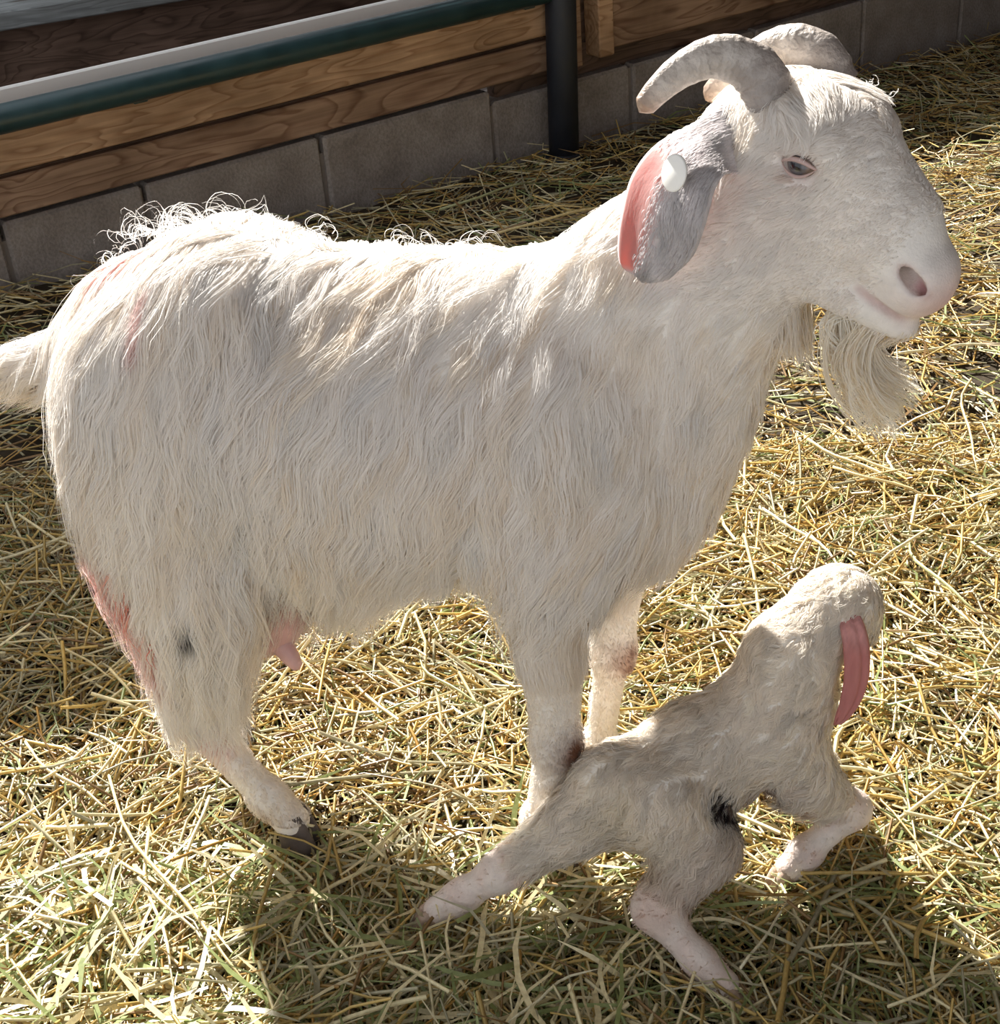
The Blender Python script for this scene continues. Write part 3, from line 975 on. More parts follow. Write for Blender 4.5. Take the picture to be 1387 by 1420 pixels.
def strands(S, roots, guides, clump, frizz, seed, ratio=None):
    """children follow the nearest guide and gather towards its tip"""
    r = np.random.default_rng(seed)
    kd = KDTree(len(guides))
    for i, g in enumerate(guides[:, 0]):
        kd.insert(g, i)
    kd.balance()
    gi = np.array([kd.find(p)[1] for p in roots])
    G = guides[gi]
    n, k = G.shape[:2]
    t = np.linspace(0, 1, k)[None, :, None]
    off = (roots - G[:, 0])[:, None]
    ln = r.uniform(0.7, 1.08, n)[:, None, None]
    X = G[:, :1] + (G - G[:, :1]) * ln
    c = clump * r.uniform(0.6, 1.1, n)[:, None, None]
    X = X + off * (1 - np.clip(c, 0, 0.97) * t ** 0.8)
    ll = np.linalg.norm(np.diff(G, axis=1), axis=-1).sum(1)
    frizz = np.minimum(frizz, 0.12 * ll)[:, None, None]
    fz = norm(r.normal(size=(n, 1, 3))) * frizz * t * r.random((n, 1, 1)) + r.normal(size=(n, k, 3)) * frizz * 0.18 * t
    X = X + fz
    ph_ = S.sample(X)
    g = S.grad(X)
    X = X + g * np.maximum(0.0025 * np.minimum(1, t[..., 0] * 4) - ph_, 0)[..., None]
    return X, gi

def ribbons(name, X, S, width, colour, seed, gi=None, roll=0.9, taper=0.75, floor_z=None):
    """flat tapering strips, one per strand, all in one mesh"""
    r = np.random.default_rng(seed)
    n, k = X.shape[:2]
    if floor_z is not None:
        X = X.copy()
        X[..., 2] = np.maximum(X[..., 2], floor_z)
    T = norm(np.gradient(X, axis=1))
    g = S.grad(X)
    side = norm(np.cross(T, g))
    up = np.cross(side, T)
    a = r.normal(0, roll, n)[:, None, None]
    side = norm(side * np.cos(a) + up * np.sin(a))
    w = np.asarray(width)
    w = (w if w.ndim else np.full(n, w))[:, None] * (1 - taper * np.linspace(0, 1, k)[None] ** 1.5)
    V = np.stack([X - side * w[..., None] / 2, X + side * w[..., None] / 2], 2).reshape(-1, 3)
    i = (np.arange(n)[:, None] * k + np.arange(k - 1)[None]) * 2
    F = np.stack([i, i + 1, i + 3, i + 2], -1).reshape(-1, 4)
    col = colour(X, gi)
    col = np.repeat(col.reshape(-1, 3), 2, 0)
    return mesh_np(name, V, F, attrs={'hcol': ('FLOAT_COLOR', col)})

HAIR = hair_mat('goat_hair')
def head_w(P):
    """1 on the head"""
    q = (P - H0) @ HM.T
    return smoothstep(0.015, 0.045, q[..., 0]) * smoothstep(-0.185, -0.155, q[..., 2]) * smoothstep(0.74, 0.78, P[..., 2])
def leg_w(P):
    """1 on the short-haired lower legs"""
    return np.where(P[..., 0] < -0.25, 1 - smoothstep(0.20, 0.25, P[..., 2]), 1 - smoothstep(0.30, 0.40, P[..., 2]))
def neck_w(P):
    return smoothstep(0.06, 0.16, P[..., 0]) * smoothstep(0.58, 0.68, P[..., 2])
def doe_len(P):
    x, y, z = P[..., 0], P[..., 1], P[..., 2]
    L = 0.105 + 0.065 * smoothstep(-0.05, -0.35, x) + 0.02 * smoothstep(0.55, 0.45, z)
    L = L * (1 - 0.45 * smoothstep(-0.02, 0.10, x) * smoothstep(0.45, 0.6, z))
    L = L * (1 - 0.35 * smoothstep(0.10, 0.2, x))
    L = np.where((x > -0.15) & (z < 0.46), L * 0.6, L)
    L = np.where((x < -0.52) & (z > 0.55), L * 0.65, L)
    L = np.where((x < -0.30) & (z < 0.36), L * 0.62, L)
    L = L * (1 - 0.35 * smoothstep(0.70, 0.76, z) * smoothstep(-0.35, -0.2, x))
    L = np.where((y > 0.05) & (x > -0.12) & (z < 0.72), L * 0.45, L)
    lw = leg_w(P)
    L = L * (1 - lw) + 0.008 * lw
    return np.maximum(L, 0.008)
def doe_flow(P):
    x, y, z = P[..., 0], P[..., 1], P[..., 2]
    sg = np.tanh((y + 0.025 * vnoise(P, 40)) / 0.012)
    top = smoothstep(0.10, 0.0, np.abs(y)) * smoothstep(0.66, 0.74, z)
    f = np.stack([-0.35 + 0 * x, 0.9 * sg * top, -1.0 + 0.4 * top], -1)
    nw = neck_w(P)[..., None]
    f = f * (1 - nw) + np.array([-0.45, 0, -0.9]) * nw
    fl = leg_w(P)[..., None]
    f = f * (1 - fl) + np.array([0, 0, -1.0]) * fl
    tw = smoothstep(-0.56, -0.60, x)[..., None]
    f = f * (1 - tw) + np.array([-1.0, 0, -0.25]) * tw
    w1 = vnoise(P, 8)[..., None]; w2 = vnoise(P + 7.3, 8)[..., None]
    return norm(f + np.concatenate([w1, w2, 0 * w1], -1) * 0.34 * (1 - fl))
def near_w(P):
    return np.where(P[..., 1] > 0.07, 0.16, 1.0)
gr = scatter(DV, DQ, lambda P, N: (1 - head_w(P)) * 2300 * (1 + 3.0 * leg_w(P)) * near_w(P), 11)
gd, _ = grow(D, gr, doe_flow, doe_len, lambda P: 0.16 - 0.04 * leg_w(P) + 0.35 * smoothstep(0.73, 0.78, P[..., 2]) * smoothstep(0.1, 0.0, P[..., 0]),
             lambda P: 0.22 + 0.25 * smoothstep(0.5, 0.35, P[..., 2]) - 0.1 * leg_w(P), 9, 0.42, 0.095, 12, lay=(0.002, 0.010))
lay_ = 1 - leg_w(gd[:, 0])
roots = scatter(DV, DQ, lambda P, N: np.where(head_w(P) > 0.7, 0, np.where(leg_w(P) > 0.6, 105000, 72000)) * near_w(P), 13)
HX, gi = strands(D, roots, gd, 0.45, 0.005, 14)
lw_ = leg_w(HX[:, 0])
_gc = np.random.default_rng(5).random((len(gd), 3))
def band(P, a, b, r):
    a = np.array(a); b = np.array(b); ab = b - a
    t = np.clip(((P - a) @ ab) / (ab @ ab), 0, 1)
    return np.exp(-((np.linalg.norm(P - (a + t[..., None] * ab), axis=-1) / r) ** 2))
def blood(P):
    """where the coat is stained"""
    w = 0.36 * band(P, DJ(185, 345, -0.03), DJ(128, 385, -0.03), 0.022) + 0.42 * band(P, DJ(194, 395, -0.11), DJ(180, 500, -0.14), 0.006)
    return w + 0.8 * band(P, DJ(150, 800, -0.10), DJ(215, 915, -0.10), 0.032)
HBASE = np.array([0.945, 0.912, 0.875]); HWARM = np.array([0.84, 0.70, 0.50]); HCOOL = np.array([0.80, 0.79, 0.78])
def coat_colour(X, gi):
    n, k = X.shape[:2]
    t = np.linspace(0, 1, k)[None, :, None]
    g = _gc[gi]
    a = (np.clip(g[:, 0] * 1.5 - 0.85, 0, 1) * 0.5)[:, None, None]
    c = HBASE * (1 - a) + HWARM * a
    b = (np.clip(g[:, 1] - 0.72, 0, 1) * 1.6)[:, None, None]
    c = c * (1 - b) + HCOOL * b
    c = np.broadcast_to(c, X.shape) * 0.98
    s = np.clip(blood(X), 0, 1)[..., None] * (0.55 + 0.45 * g[:, 2])[:, None, None]
    c = c * (1 - s) + np.array([0.72, 0.16, 0.13]) * s
    dk = np.clip(1.5 * band(X, DJ(262, 884, -0.150), DJ(262, 893, -0.150), 0.011), 0, 0.85)[..., None]
    c = c * (1 - dk) + np.array([0.10, 0.075, 0.06]) * dk
    sk = doe_colour(X[:, 0]) * 1.04
    lw = smoothstep(0.3, 0.8, leg_w(X[:, 0]))[:, None, None]
    return c * (1 - lw) + sk[:, None] * lw
me = ribbons('doe_coat', HX, D, 0.00125 * (1 - 0.15 * lw_), coat_colour, 15, gi, roll=0.35, floor_z=0.06)
coat = link('coat', me, doe, HAIR)
tag(coat, kind='stuff')
coat['label'] = 'long wavy cream-white coat stained pink at the rump'

# short face hair, longer towards the cheeks, tufted on the forehead
def hq(P):
    return (P - H0) @ HM.T
def face_len(P):
    q = hq(P)
    L = 0.013 - 0.008 * smoothstep(0.09, 0.16, q[:, 0])
    L = L + 0.022 * smoothstep(0.06, 0.02, q[:, 0]) * smoothstep(-0.05, -0.10, q[:, 2])
    L = L + 0.026 * smoothstep(-0.02, 0.012, q[:, 2]) * smoothstep(0.095, 0.055, q[:, 0])
    return L
def face_flow(P):
    q = hq(P)
    f = np.tile(-0.55 * E1 - 0.3 * E3, (len(P), 1)) + np.array([0, 0, -0.35])
    tw = (smoothstep(-0.02, 0.012, q[:, 2]) * smoothstep(0.11, 0.06, q[:, 0]))[:, None]
    f = f * (1 - tw) + (E1 * 0.8 + E2 * np.sign(q[:, 1:2]) * 0.5) * tw
    w1 = vnoise(P, 30)[:, None]; w2 = vnoise(P + 3.3, 30)[:, None]
    return norm(f + np.concatenate([w1, w2, 0 * w1], -1) * 0.35)
def face_dens(k):
    def f(P, N):
        q = hq(P)
        eye = np.min([np.linalg.norm((q - np.array([0.085, s * 0.056, -0.021])) / (1.2, 1, 0.75), axis=-1) for s in (-1, 1)], 0)
        mz = smoothstep(0.208, 0.182, q[:, 0])
        mouth = np.abs(q[:, 2] + 0.094 + (q[:, 0] - 0.19) * 0.11) > 0.007
        return k * head_w(P) * (eye > 0.0195) * mz * (mouth | (q[:, 0] < 0.180))
    return f
fr = scatter(DV, DQ, face_dens(14000), 21)
fg, _ = grow(D, fr, face_flow, face_len, lambda P: 0.10 + 0.35 * smoothstep(-0.02, 0.012, hq(P)[:, 2]) * smoothstep(0.11, 0.06, hq(P)[:, 0]), lambda P: 0.02 + 0 * P[:, 0], 6, 0.25, 0.03, 22, lay=(0.001, 0.005))
rt_ = scatter(DV, DQ, face_dens(330000), 23)
FX, fgi = strands(D, rt_, fg, 0.35, 0.0013, 24)
_fc = np.random.default_rng(6).random((len(fg), 3))
def face_colour(X, gi):
    c = HBASE * (0.93 + 0.09 * _fc[gi][:, :1])
    sk = doe_colour(X[:, 0])
    w = np.clip(np.abs(sk - np.array([0.86, 0.81, 0.75])).sum(1) * 3, 0, 1)[:, None]
    c = c * (1 - w) + sk * w
    return np.repeat(c[:, None], X.shape[1], 1)
fo = link('face_hair', ribbons('doe_face_hair', FX, D, 0.0011, face_colour, 25, fgi, roll=0.4), doe, HAIR)
tag(fo, kind='stuff')

# free-hanging locks: beard, throat fringe, stray curls along the back
class Free:
    """stands in for a body where hair hangs free"""
    def sample(s, P):
        return np.full(P.shape[:-1], 1.0)
    def grad(s, P):
        return np.broadcast_to(norm(np.array([-0.35, -0.9, 0.15])), P.shape)
FREE = Free()
def locks(name, parent, guides, per, spread, width, colour, seed, roll=1.2, frizz=0.004, mat=None, clump=0.2, jl=(0.75, 1.05)):
    r = np.random.default_rng(seed)
    X = []
    gi = []
    for i, g in enumerate(guides):
        k = len(g)
        t = np.linspace(0, 1, k)[:, None]
        for _ in range(per):
            off = r.normal(size=3) * spread
            ln = r.uniform(*jl)
            x = g[0] + (g - g[0]) * ln + off * (1 - clump * t) + norm(r.normal(size=3)) * frizz * t * r.random() + np.cumsum(r.normal(size=(k, 3)), 0) * frizz * 0.05
            X.append(x); gi.append(i)
    X = np.array(X); gi = np.array(gi)
    return link(name, ribbons(name, X, FREE, width, colour, seed, gi, roll=roll, taper=0.7), parent, mat or HAIR)
def pale(a, b, seed):
    cc = np.random.default_rng(seed).random(400)
    def f(X, gi):
        k = X.shape[1]
        m = cc[gi % 400][:, None] * np.ones(k)
        t = np.linspace(0, 1, k)[None, :, None]
        return np.array(a) * (1 - m[..., None]) + np.array(b) * m[..., None] + 0 * t
    return f
bg_ = []
r = np.random.default_rng(31)
tips = [(1180, 545), (1195, 580), (1215, 592), (1238, 600), (1248, 590), (1256, 572), (1268, 552), (1272, 548), (1225, 575), (1170, 500), (1205, 560), (1240, 560)]
for i in range(44):
    rootp = Hd(r.uniform(0.165, 0.225), r.uniform(-0.016, 0.016), -0.128 + r.uniform(-0.004, 0.004))
    tp = tips[i % len(tips)]
    yt = rootp[1] - 0.02 + r.normal() * 0.016
    end = DJ(tp[0] + r.normal() * 7, tp[1] + r.normal() * 8, yt)
    m1 = rootp * 0.62 + end * 0.38 + np.array([-0.016 + r.normal() * 0.006, r.normal() * 0.006, 0.0])
    m2 = rootp * 0.25 + end * 0.75 + np.array([-0.012 + r.normal() * 0.005, r.normal() * 0.006, -0.012])
    gcurve = spline([rootp, m1, m2, end], 14)
    tw_ = np.linspace(0, 1, 14)[:, None]
    bg_.append(gcurve + np.array([1.0, 0.3, 0.15]) * 0.006 * np.sin(tw_ * 9 + r.uniform(0, 1.5)) * tw_)
o = locks('beard', doe, bg_, 34, 0.0035, 0.0013, pale((0.96, 0.94, 0.89), (0.90, 0.82, 0.68), 1), 32, frizz=0.005, clump=0.55, jl=(0.75, 1.05))
tag(o, kind='stuff'); o['label'] = 'long wavy cream beard'
tg_ = []
for i in range(40):
    a = DJ(r.uniform(1060, 1120), r.uniform(400, 440), r.uniform(-0.05, 0.03))
    L = r.uniform(0.04, 0.065)
    tg_.append(spline([a, a + np.array([0.004, 0, -L * 0.5]), a + np.array([r.normal() * 0.008, r.normal() * 0.006, -L])], 8))
o = locks('throat_fringe', doe, tg_, 40, 0.005, 0.0012, pale((0.92, 0.88, 0.83), (0.85, 0.79, 0.70), 2), 33, frizz=0.008)
tag(o, kind='stuff')
wg = []
for (u0, u1, v0, v1, nn, big) in ((175, 330, 325, 296, 75, 1.0), (330, 480, 296, 324, 14, 0.7), (540, 690, 334, 350, 24, 0.8), (1180, 1240, 100, 130, 5, 0.4), (110, 170, 420, 335, 20, 0.6)):
    for i in range(nn):
        t = r.random()
        p = DJ(u0 + (u1 - u0) * t, v0 + (v1 - v0) * t + 8, r.normal() * 0.02)
        rad = r.uniform(0.006, 0.022) * big
        a0 = r.uniform(0.3, 2.6); turn = r.uniform(2.0, 4.6) * r.choice([-1, 1])
        ax = norm(np.array([r.normal() * 0.3, 1.0, r.normal() * 0.3]))
        ux = norm(np.cross(ax, (0, 0, 1.0))); uz = np.cross(ux, ax)
        pts = []
        d = a0
        q = p.copy()
        for k in range(14):
            pts.append(q.copy())
            q = q + (ux * math.cos(d) + uz * abs(math.sin(d)) * (1 if k < 7 else np.sign(math.sin(d)))) * rad * abs(turn) / 13 + ax * r.normal() * 0.001
            d += turn / 13
        wg.append(np.array(pts))
o = locks('stray_curls', doe, wg, 2, 0.003, 0.0008, pale((0.93, 0.91, 0.89), (0.88, 0.84, 0.78), 3), 34, frizz=0.008, clump=0.3)
tag(o, kind='stuff')
# red-stained hair behind the hind legs
rg_ = []
for i in range(34):
    t = r.random()
    a = DJ(138 + 88 * t + r.normal() * 6, 780 + 125 * t, r.uniform(-0.15, -0.10))
    L = r.uniform(0.02, 0.05)
    rg_.append(spline([a, a + np.array([-0.008, 0, -L * 0.5]), a + np.array([-0.004 + r.normal() * 0.008, r.normal() * 0.006, -L])], 8))
o = locks('stained_hair', doe, rg_, 9, 0.004, 0.0013, pale((0.75, 0.22, 0.17), (0.82, 0.45, 0.36), 4), 35, frizz=0.012)
tag(o, kind='stuff'); o['label'] = 'red-stained wet hair behind the hind legs'

# fine hair on the near ear's outer face and around its root
def ear_fur(parent, G, N, outward, n, seed, base, mat=HAIR):
    r = np.random.default_rng(seed)
    nr, nc = G.shape[:2]
    i = r.uniform(0, nr - 2.01, n); j = r.uniform(0.4, nc - 1.6, n)
    ok = r.random(n) < smoothstep(0.26, 0.72, j / nc) + smoothstep(0.46, 0.32, i / nr)
    i = i[ok]; j = j[ok]; n = len(i)
    ia, ja = i.astype(int), j.astype(int)
    fi, fj = (i - ia)[:, None], (j - ja)[:, None]
    p = (G[ia, ja] * (1 - fi) + G[ia + 1, ja] * fi) * (1 - fj) + (G[ia, ja + 1] * (1 - fi) + G[ia + 1, ja + 1] * fi) * fj
    d = norm(G[ia + 1, ja] - G[ia, ja]) + norm(G[ia, ja + 1] - G[ia, ja]) * 0.35 * vnoise(p, 60)[:, None]
    d = norm(d + np.array([0, 0, -0.15]))
    nn = N[ia, ja]
    L = (0.008 + 0.012 * smoothstep(0.35, 0.12, i / nr)) * r.uniform(0.7, 1.2, n)
    t = np.linspace(0, 1, 4)[None, :, None]
    X = p[:, None] + nn[:, None] * (0.0020 + 0.0018 * np.sin(t * 2.6)) + d[:, None] * t * L[:, None, None]
    class Flat:
        def grad(s, P):
            return np.broadcast_to(nn[:, None], P.shape)
    w = vnoise(p * np.array([1, 1, 0.4]), 70)[:, None]
    col = np.array(base) * (0.88 + 0.22 * w) * r.uniform(0.9, 1.08, (n, 1))
    o = link('ear_fur', ribbons('ear_fur', X, Flat(), 0.0012, lambda X, gi: np.repeat(np.clip(col, 0, 0.95)[:, None], 4, 1), seed, None, roll=0.3), parent, mat)
    tag(o, kind='stuff')
ear_fur(ear_near, EG, EN, earN, 9000, 71, (0.86, 0.82, 0.82))
# ------------------------------------------------------------------ the kid
KF = Frame((0.22, 1.335), 14)
KJ = KF.J
kid = KF.root('goat_kid')
tag(kid, 'newborn white kid with pink drooping ear struggling up beside the doe', 'goat')
K = Sdf((-0.42, -0.28, -0.015), (0.34, 0.24, 0.48), 0.003)
tr_ = [(KJ(858, 1092, 0.0), 0.056), (KJ(905, 1098, 0), 0.066), (KJ(968, 1052, 0), 0.069), (KJ(1058, 1005, 0), 0.066), (KJ(1090, 970, 0), 0.058)]
for (a, ra), (b, rb) in zip(tr_[:-1], tr_[1:]):
    K.cone(a, b, ra, rb, 0.02, sq=((0, 1, 0), 0.9))
nkk = [(KJ(1075, 970, 0), 0.058), (KJ(1098, 905, 0.002), 0.048), (KJ(1140, 858, 0.008), 0.040)]
for (a, ra), (b, rb) in zip(nkk[:-1], nkk[1:]):
    K.cone(a, b, ra, rb, 0.025)
hc = KJ(1163, 838, 0.010)
md = norm(np.array([0.55, 0.78, -0.38]))
K.ell(hc, (0.046, 0.046, 0.044), 0.02)
K.cone(hc + md * 0.02 + (0.004, 0, -0.006), hc + md * 0.10 + (0, 0, -0.012), 0.038, 0.024, 0.02)
K.cone(hc + md * 0.01 + (0.012, -0.012, -0.03), hc + md * 0.08 + (0, 0, -0.03), 0.026, 0.018, 0.02)
def chain(pts, rs, k=0.015):
    for (a, ra), (b, rb) in zip(list(zip(pts, rs))[:-1], list(zip(pts, rs))[1:]):
        K.cone(a, b, ra, rb, k)
KHF = [KJ(862, 1100, 0.022), KJ(800, 1138, 0.002), KJ(695, 1208, 0.006), KJ(640, 1243, 0.018), KJ(607, 1262, 0.024)]
chain(KHF, [0.050, 0.034, 0.0205, 0.0165, 0.0175], 0.025)
KHN = [KJ(915, 1110, -0.045), KJ(972, 1172, -0.065), KJ(908, 1260, -0.095), KJ(972, 1335, -0.150), KJ(1006, 1366, -0.178)]
chain(KHN, [0.052, 0.040, 0.0235, 0.0165, 0.0175], 0.022)
KFN = [KJ(1085, 1025, -0.035), KJ(1118, 1080, -0.048), KJ(1180, 1122, -0.050), KJ(1118, 1182, -0.052), KJ(1096, 1203, -0.053)]
chain(KFN, [0.045, 0.032, 0.0205, 0.0160, 0.0175], 0.018)
K.ell(KFN[2], (0.022, 0.021, 0.021), 0.012)
K.ell(KFN[3], (0.020, 0.019, 0.019), 0.010)
_kk = KJ(1172, 1108, 0.040)
_kk[2] = max(_kk[2], 0.060)
_kk[0] -= 0.038
KFF = [KJ(1090, 1020, 0.035), KJ(1125, 1070, 0.045), _kk, np.array([_kk[0] - 0.008, 0.085, 0.034]), np.array([_kk[0] - 0.012, 0.105, 0.022])]
chain(KFF, [0.042, 0.030, 0.020, 0.0155, 0.0165], 0.018)
K.cone(KJ(848, 1075, 0.0), KJ(826, 1098, 0.0), 0.022, 0.012, 0.015)
KV, KQ = K.surface()
KLEGS = {'hf': KHF, 'hn': KHN, 'fn': KFN, 'ff': KFF}
def k_leg(P):
    """1 on the thinly haired lower legs"""
    w = np.zeros(P.shape[:-1])
    for L in KLEGS.values():
        a, b, c = L[2], L[3], L[4]
        for p, q in ((a, b), (b, c)):
            ab = q - p
            t = np.clip(((P - p) @ ab) / (ab @ ab), 0, 1)
            w = np.maximum(w, smoothstep(0.045, 0.026, np.linalg.norm(P - (p + t[..., None] * ab), axis=-1)))
    return w
def kid_colour(P):
    C = np.tile(np.array([0.84, 0.79, 0.72]), (len(P), 1))
    def put(w, col):
        w = np.clip(w, 0, 1)[:, None]
        C[:] = C * (1 - w) + np.array(col) * w
    nz = vnoise(P, 55) * 0.5 + 0.5
    put(0.55 * k_leg(P) * (0.25 + 0.75 * nz), (0.66, 0.42, 0.36))
    put(0.55 * band(P, KHN[1], KHN[2], 0.04) * (0.3 + nz), (0.46, 0.28, 0.20))
    put(1.6 * band(P, KJ(990, 1108, -0.062), KJ(1012, 1130, -0.06), 0.014) * (0.5 + nz), (0.030, 0.022, 0.025))
    put(0.9 * band(P, KJ(985, 1160, -0.07), KJ(940, 1175, -0.07), 0.02) * nz * 1.4, (0.20, 0.11, 0.07))
    put(0.8 * band(P, KJ(1040, 1105, -0.05), KJ(1075, 1092, -0.05), 0.012) * (0.3 + nz), (0.22, 0.10, 0.06))
    put(0.7 * band(P, KJ(1108, 1080, -0.07), KJ(1130, 1120, -0.07), 0.008) * (0.3 + nz), (0.50, 0.25, 0.12))
    put(0.4 * band(P, KJ(860, 1130, -0.05), KJ(920, 1180, -0.06), 0.035) * (0.3 + nz), (0.72, 0.62, 0.40))
    return C
kid_mat = attr_mat('kid_hide', 'bcol', rough=0.6, noise=(80, 0.15), bump=(300, 0.3), spec=0.35)
link('body', mesh_np('kid_body', KV, KQ, attrs={'bcol': ('FLOAT_COLOR', kid_colour(KV))}), kid, kid_mat)
KHOOF = hoof_mat((0.58, 0.42, 0.32))
def claw(parent, a, dirv, upv, size, mat):
    """two small soft claws at the end of a lifted or stretched foot"""
    d = norm(np.asarray(dirv, float)); l = norm(np.cross(upv, d)); u = np.cross(d, l)
    for s in (-1, 1):
        c = a + d * 0.010 * size + l * s * 0.0085 * size
        V = []; F = []
        k = 12
        lev = [(-0.018, 0.9), (-0.006, 1.05), (0.010, 0.95), (0.024, 0.62), (0.031, 0.25)]
        for x, w in lev:
            for q in range(k):
                th = 2 * PI * q / k
                V.append(c + d * x * size + l * (0.0095 * size * w * math.cos(th) - s * 0.002 * size) + u * 0.0135 * size * w * math.sin(th))
        for i in range(len(lev) - 1):
            for q in range(k):
                F.append((i * k + q, i * k + (q + 1) % k, (i + 1) * k + (q + 1) % k, (i + 1) * k + q))
        F.append(tuple(range(k))[::-1]); F.append(tuple((len(lev) - 1) * k + q for q in range(k)))
        link('hoof', mesh_py('kid_hoof', V, F), parent, mat)
for L in (KHF, KHN, KFN, KFF):
    dv = L[4] - L[3]
    claw(kid, L[4], dv + np.array([0, 0, -0.003]), (0, 0, 1.0), 1.0, KHOOF)
# ears
KEAR = ear_mat('kid_ear', (0.62, 0.30, 0.28), (0.85, 0.22, 0.16), (0.60, 0.26, 0.24))
krow = [((1166, 842), (1182, 838)), ((1164, 864), (1195, 858)), ((1168, 890), (1204, 884)), ((1170, 918), (1207, 912)), ((1169, 945), (1205, 940)), ((1164, 972), (1196, 968)), ((1158, 992), (1182, 990)), ((1156, 1004), (1166, 1005))]
ys = [-0.015, -0.040, -0.052, -0.060, -0.064, -0.066, -0.066, -0.064]
A = np.array([KJ(*r_[0], y + 0.008) for r_, y in zip(krow, ys)]); B = np.array([KJ(*r_[1], y) for r_, y in zip(krow, ys)])
kn_ = norm(np.array([-0.1, -1.0, 0.15]))
me, _, _ = ear_mesh('kid_ear', A, B, [0.1, 0.15, 0.2, 0.22, 0.2, 0.18, 0.12, 0.05], kn_, lambda r, c: 0.30 * smoothstep(0.2, 0.4, r), 30, 12, 0.0035)
o = link('ear', me, kid, KEAR); o['label'] = 'damp pink drooping ear'
side_ax = norm(np.cross(md, (0, 0, 1.0)))
mk = lambda p: p - 2 * side_ax * ((p - hc) @ side_ax)
me, _, _ = ear_mesh('kid_ear_far', np.array([mk(p) for p in A]), np.array([mk(p) for p in B]), [0.1, 0.15, 0.2, 0.22, 0.2, 0.18, 0.12, 0.05], -kn_, lambda r, c: 0.30 * smoothstep(0.2, 0.4, r), 30, 12, 0.0035)
link('ear', me, kid, KEAR)
for s in (-1, 1):
    c = hc + md * 0.040 + side_ax * s * 0.034 + np.array([0, 0, 0.012])
    me = sphere_mesh('eye', c, np.array([0.009, 0.009, 0.009]))
    col = np.tile([0.05, 0.04, 0.045, 1.0], (len(me.vertices), 1)).astype(np.float32)
    at = me.attributes.new('ec', 'FLOAT_COLOR', 'POINT'); at.data.foreach_set('color', col.ravel())
    ey = link('eye', me, kid, EYE)
    th = np.linspace(0, 2 * PI, 25)
    nrm_ = side_ax * s
    V, F = tube(np.array([c + nrm_ * 0.0045 + md * 0.010 * math.cos(a_) + np.cross(md, nrm_) * 0.0075 * math.sin(a_) for a_ in th]), np.full(25, 0.0022), 8, caps=False)
    link('eyelid', mesh_py('eyelid', V, F), ey, LID)
us = [KJ(1004, 1118, -0.066), KJ(1010, 1130, -0.070), KJ(1004, 1146, -0.070)]
V, F = tube(spline(us, 12), np.interp(np.linspace(0, 1, 12), [0, 0.4, 1], [0.008, 0.006, 0.003]), 10)
o = link('umbilical_stump', mesh_py('umbilical_stump', V, F), kid, M('dried_cord').set(Base_Color=(0.035, 0.018, 0.018), Roughness=0.5).m)
o['label'] = 'dark dried umbilical stump'
# wool
def kid_len(P):
    return 0.031 - 0.026 * k_leg(P) - 0.009 * smoothstep(0.22, 0.30, P[..., 2])
def kid_flow(P):
    f = np.tile(np.array([-0.7, 0.0, -0.7]), (len(P), 1))
    w = np.stack([vnoise(P, 38), vnoise(P + 4, 38), vnoise(P + 9, 38)], -1)
    return norm(f + w * 0.9 * (1 - 0.7 * k_leg(P))[:, None])
def kd(k1, k2):
    return lambda P, N: (k1 * (1 - k_leg(P)) + k2 * k_leg(P)) * np.where(P[:, 1] > 0.05, 0.5, 1)
kg = scatter(KV, KQ, kd(9000, 9000), 41)
kgd, _ = grow(K, kg, kid_flow, kid_len, lambda P: 0.60 - 0.56 * k_leg(P), lambda P: 0.05 + 0 * P[:, 0], 5, 0.9, 0.022, 42, lay=(0.001, 0.009))
kr = scatter(KV, KQ, kd(170000, 9000), 43)
KX, kgi = strands(K, kr, kgd, 0.62, 0.0045, 44)
_kc = np.random.default_rng(8).random((len(kgd), 3))
def wool_colour(X, gi):
    sk = kid_colour(X[:, 0]) * (0.93 + 0.20 * _kc[gi][:, :1])
    return np.repeat(np.minimum(sk, 0.93)[:, None], X.shape[1], 1)
o = link('wool', ribbons('kid_wool', KX, K, 0.0013, wool_colour, 45, kgi, roll=0.5), kid, HAIR)
tag(o, kind='stuff'); o['label'] = 'short damp curly cream wool with dark birth stains'
# ------------------------------------------------------------------ straw and hay bedding
def straw_mat(name, transl):
    m = M(name)
    a = m.n('ShaderNodeAttribute', attribute_name='hcol')
    tc = m.n('ShaderNodeTexCoord')
    nz = m.n('ShaderNodeTexNoise', Scale=150.0, Detail=3.0); m.l(tc.outputs['Object'], nz.inputs['Vector'])
    c = m.mix(1.0, a.outputs['Color'], m.ramp(nz.outputs[0], [(0.3, (0.78, 0.76, 0.72)), (0.7, (1.05, 1.05, 1.05))]), 'MULTIPLY')
    m.l(c, m.b.inputs['Base Color'])
    m.set(Roughness=0.38, Specular_IOR_Level=0.55)
    tr = m.n('ShaderNodeBsdfTranslucent'); m.l(c, tr.inputs['Color'])
    mx = m.n('ShaderNodeMixShader'); mx.inputs[0].default_value = transl
    m.l(m.b.outputs[0], mx.inputs[1]); m.l(tr.outputs[0], mx.inputs[2]); m.l(mx.outputs[0], m.out.inputs['Surface'])
    return m.m
STRAW = straw_mat('straw', 0.15); HAY = straw_mat('hay', 0.3)
PAL = {'gold': (0.70, 0.50, 0.17), 'pale': (0.90, 0.80, 0.50), 'brown': (0.30, 0.18, 0.075), 'green': (0.34, 0.40, 0.16), 'grey': (0.52, 0.48, 0.32), 'amber': (0.56, 0.33, 0.09)}
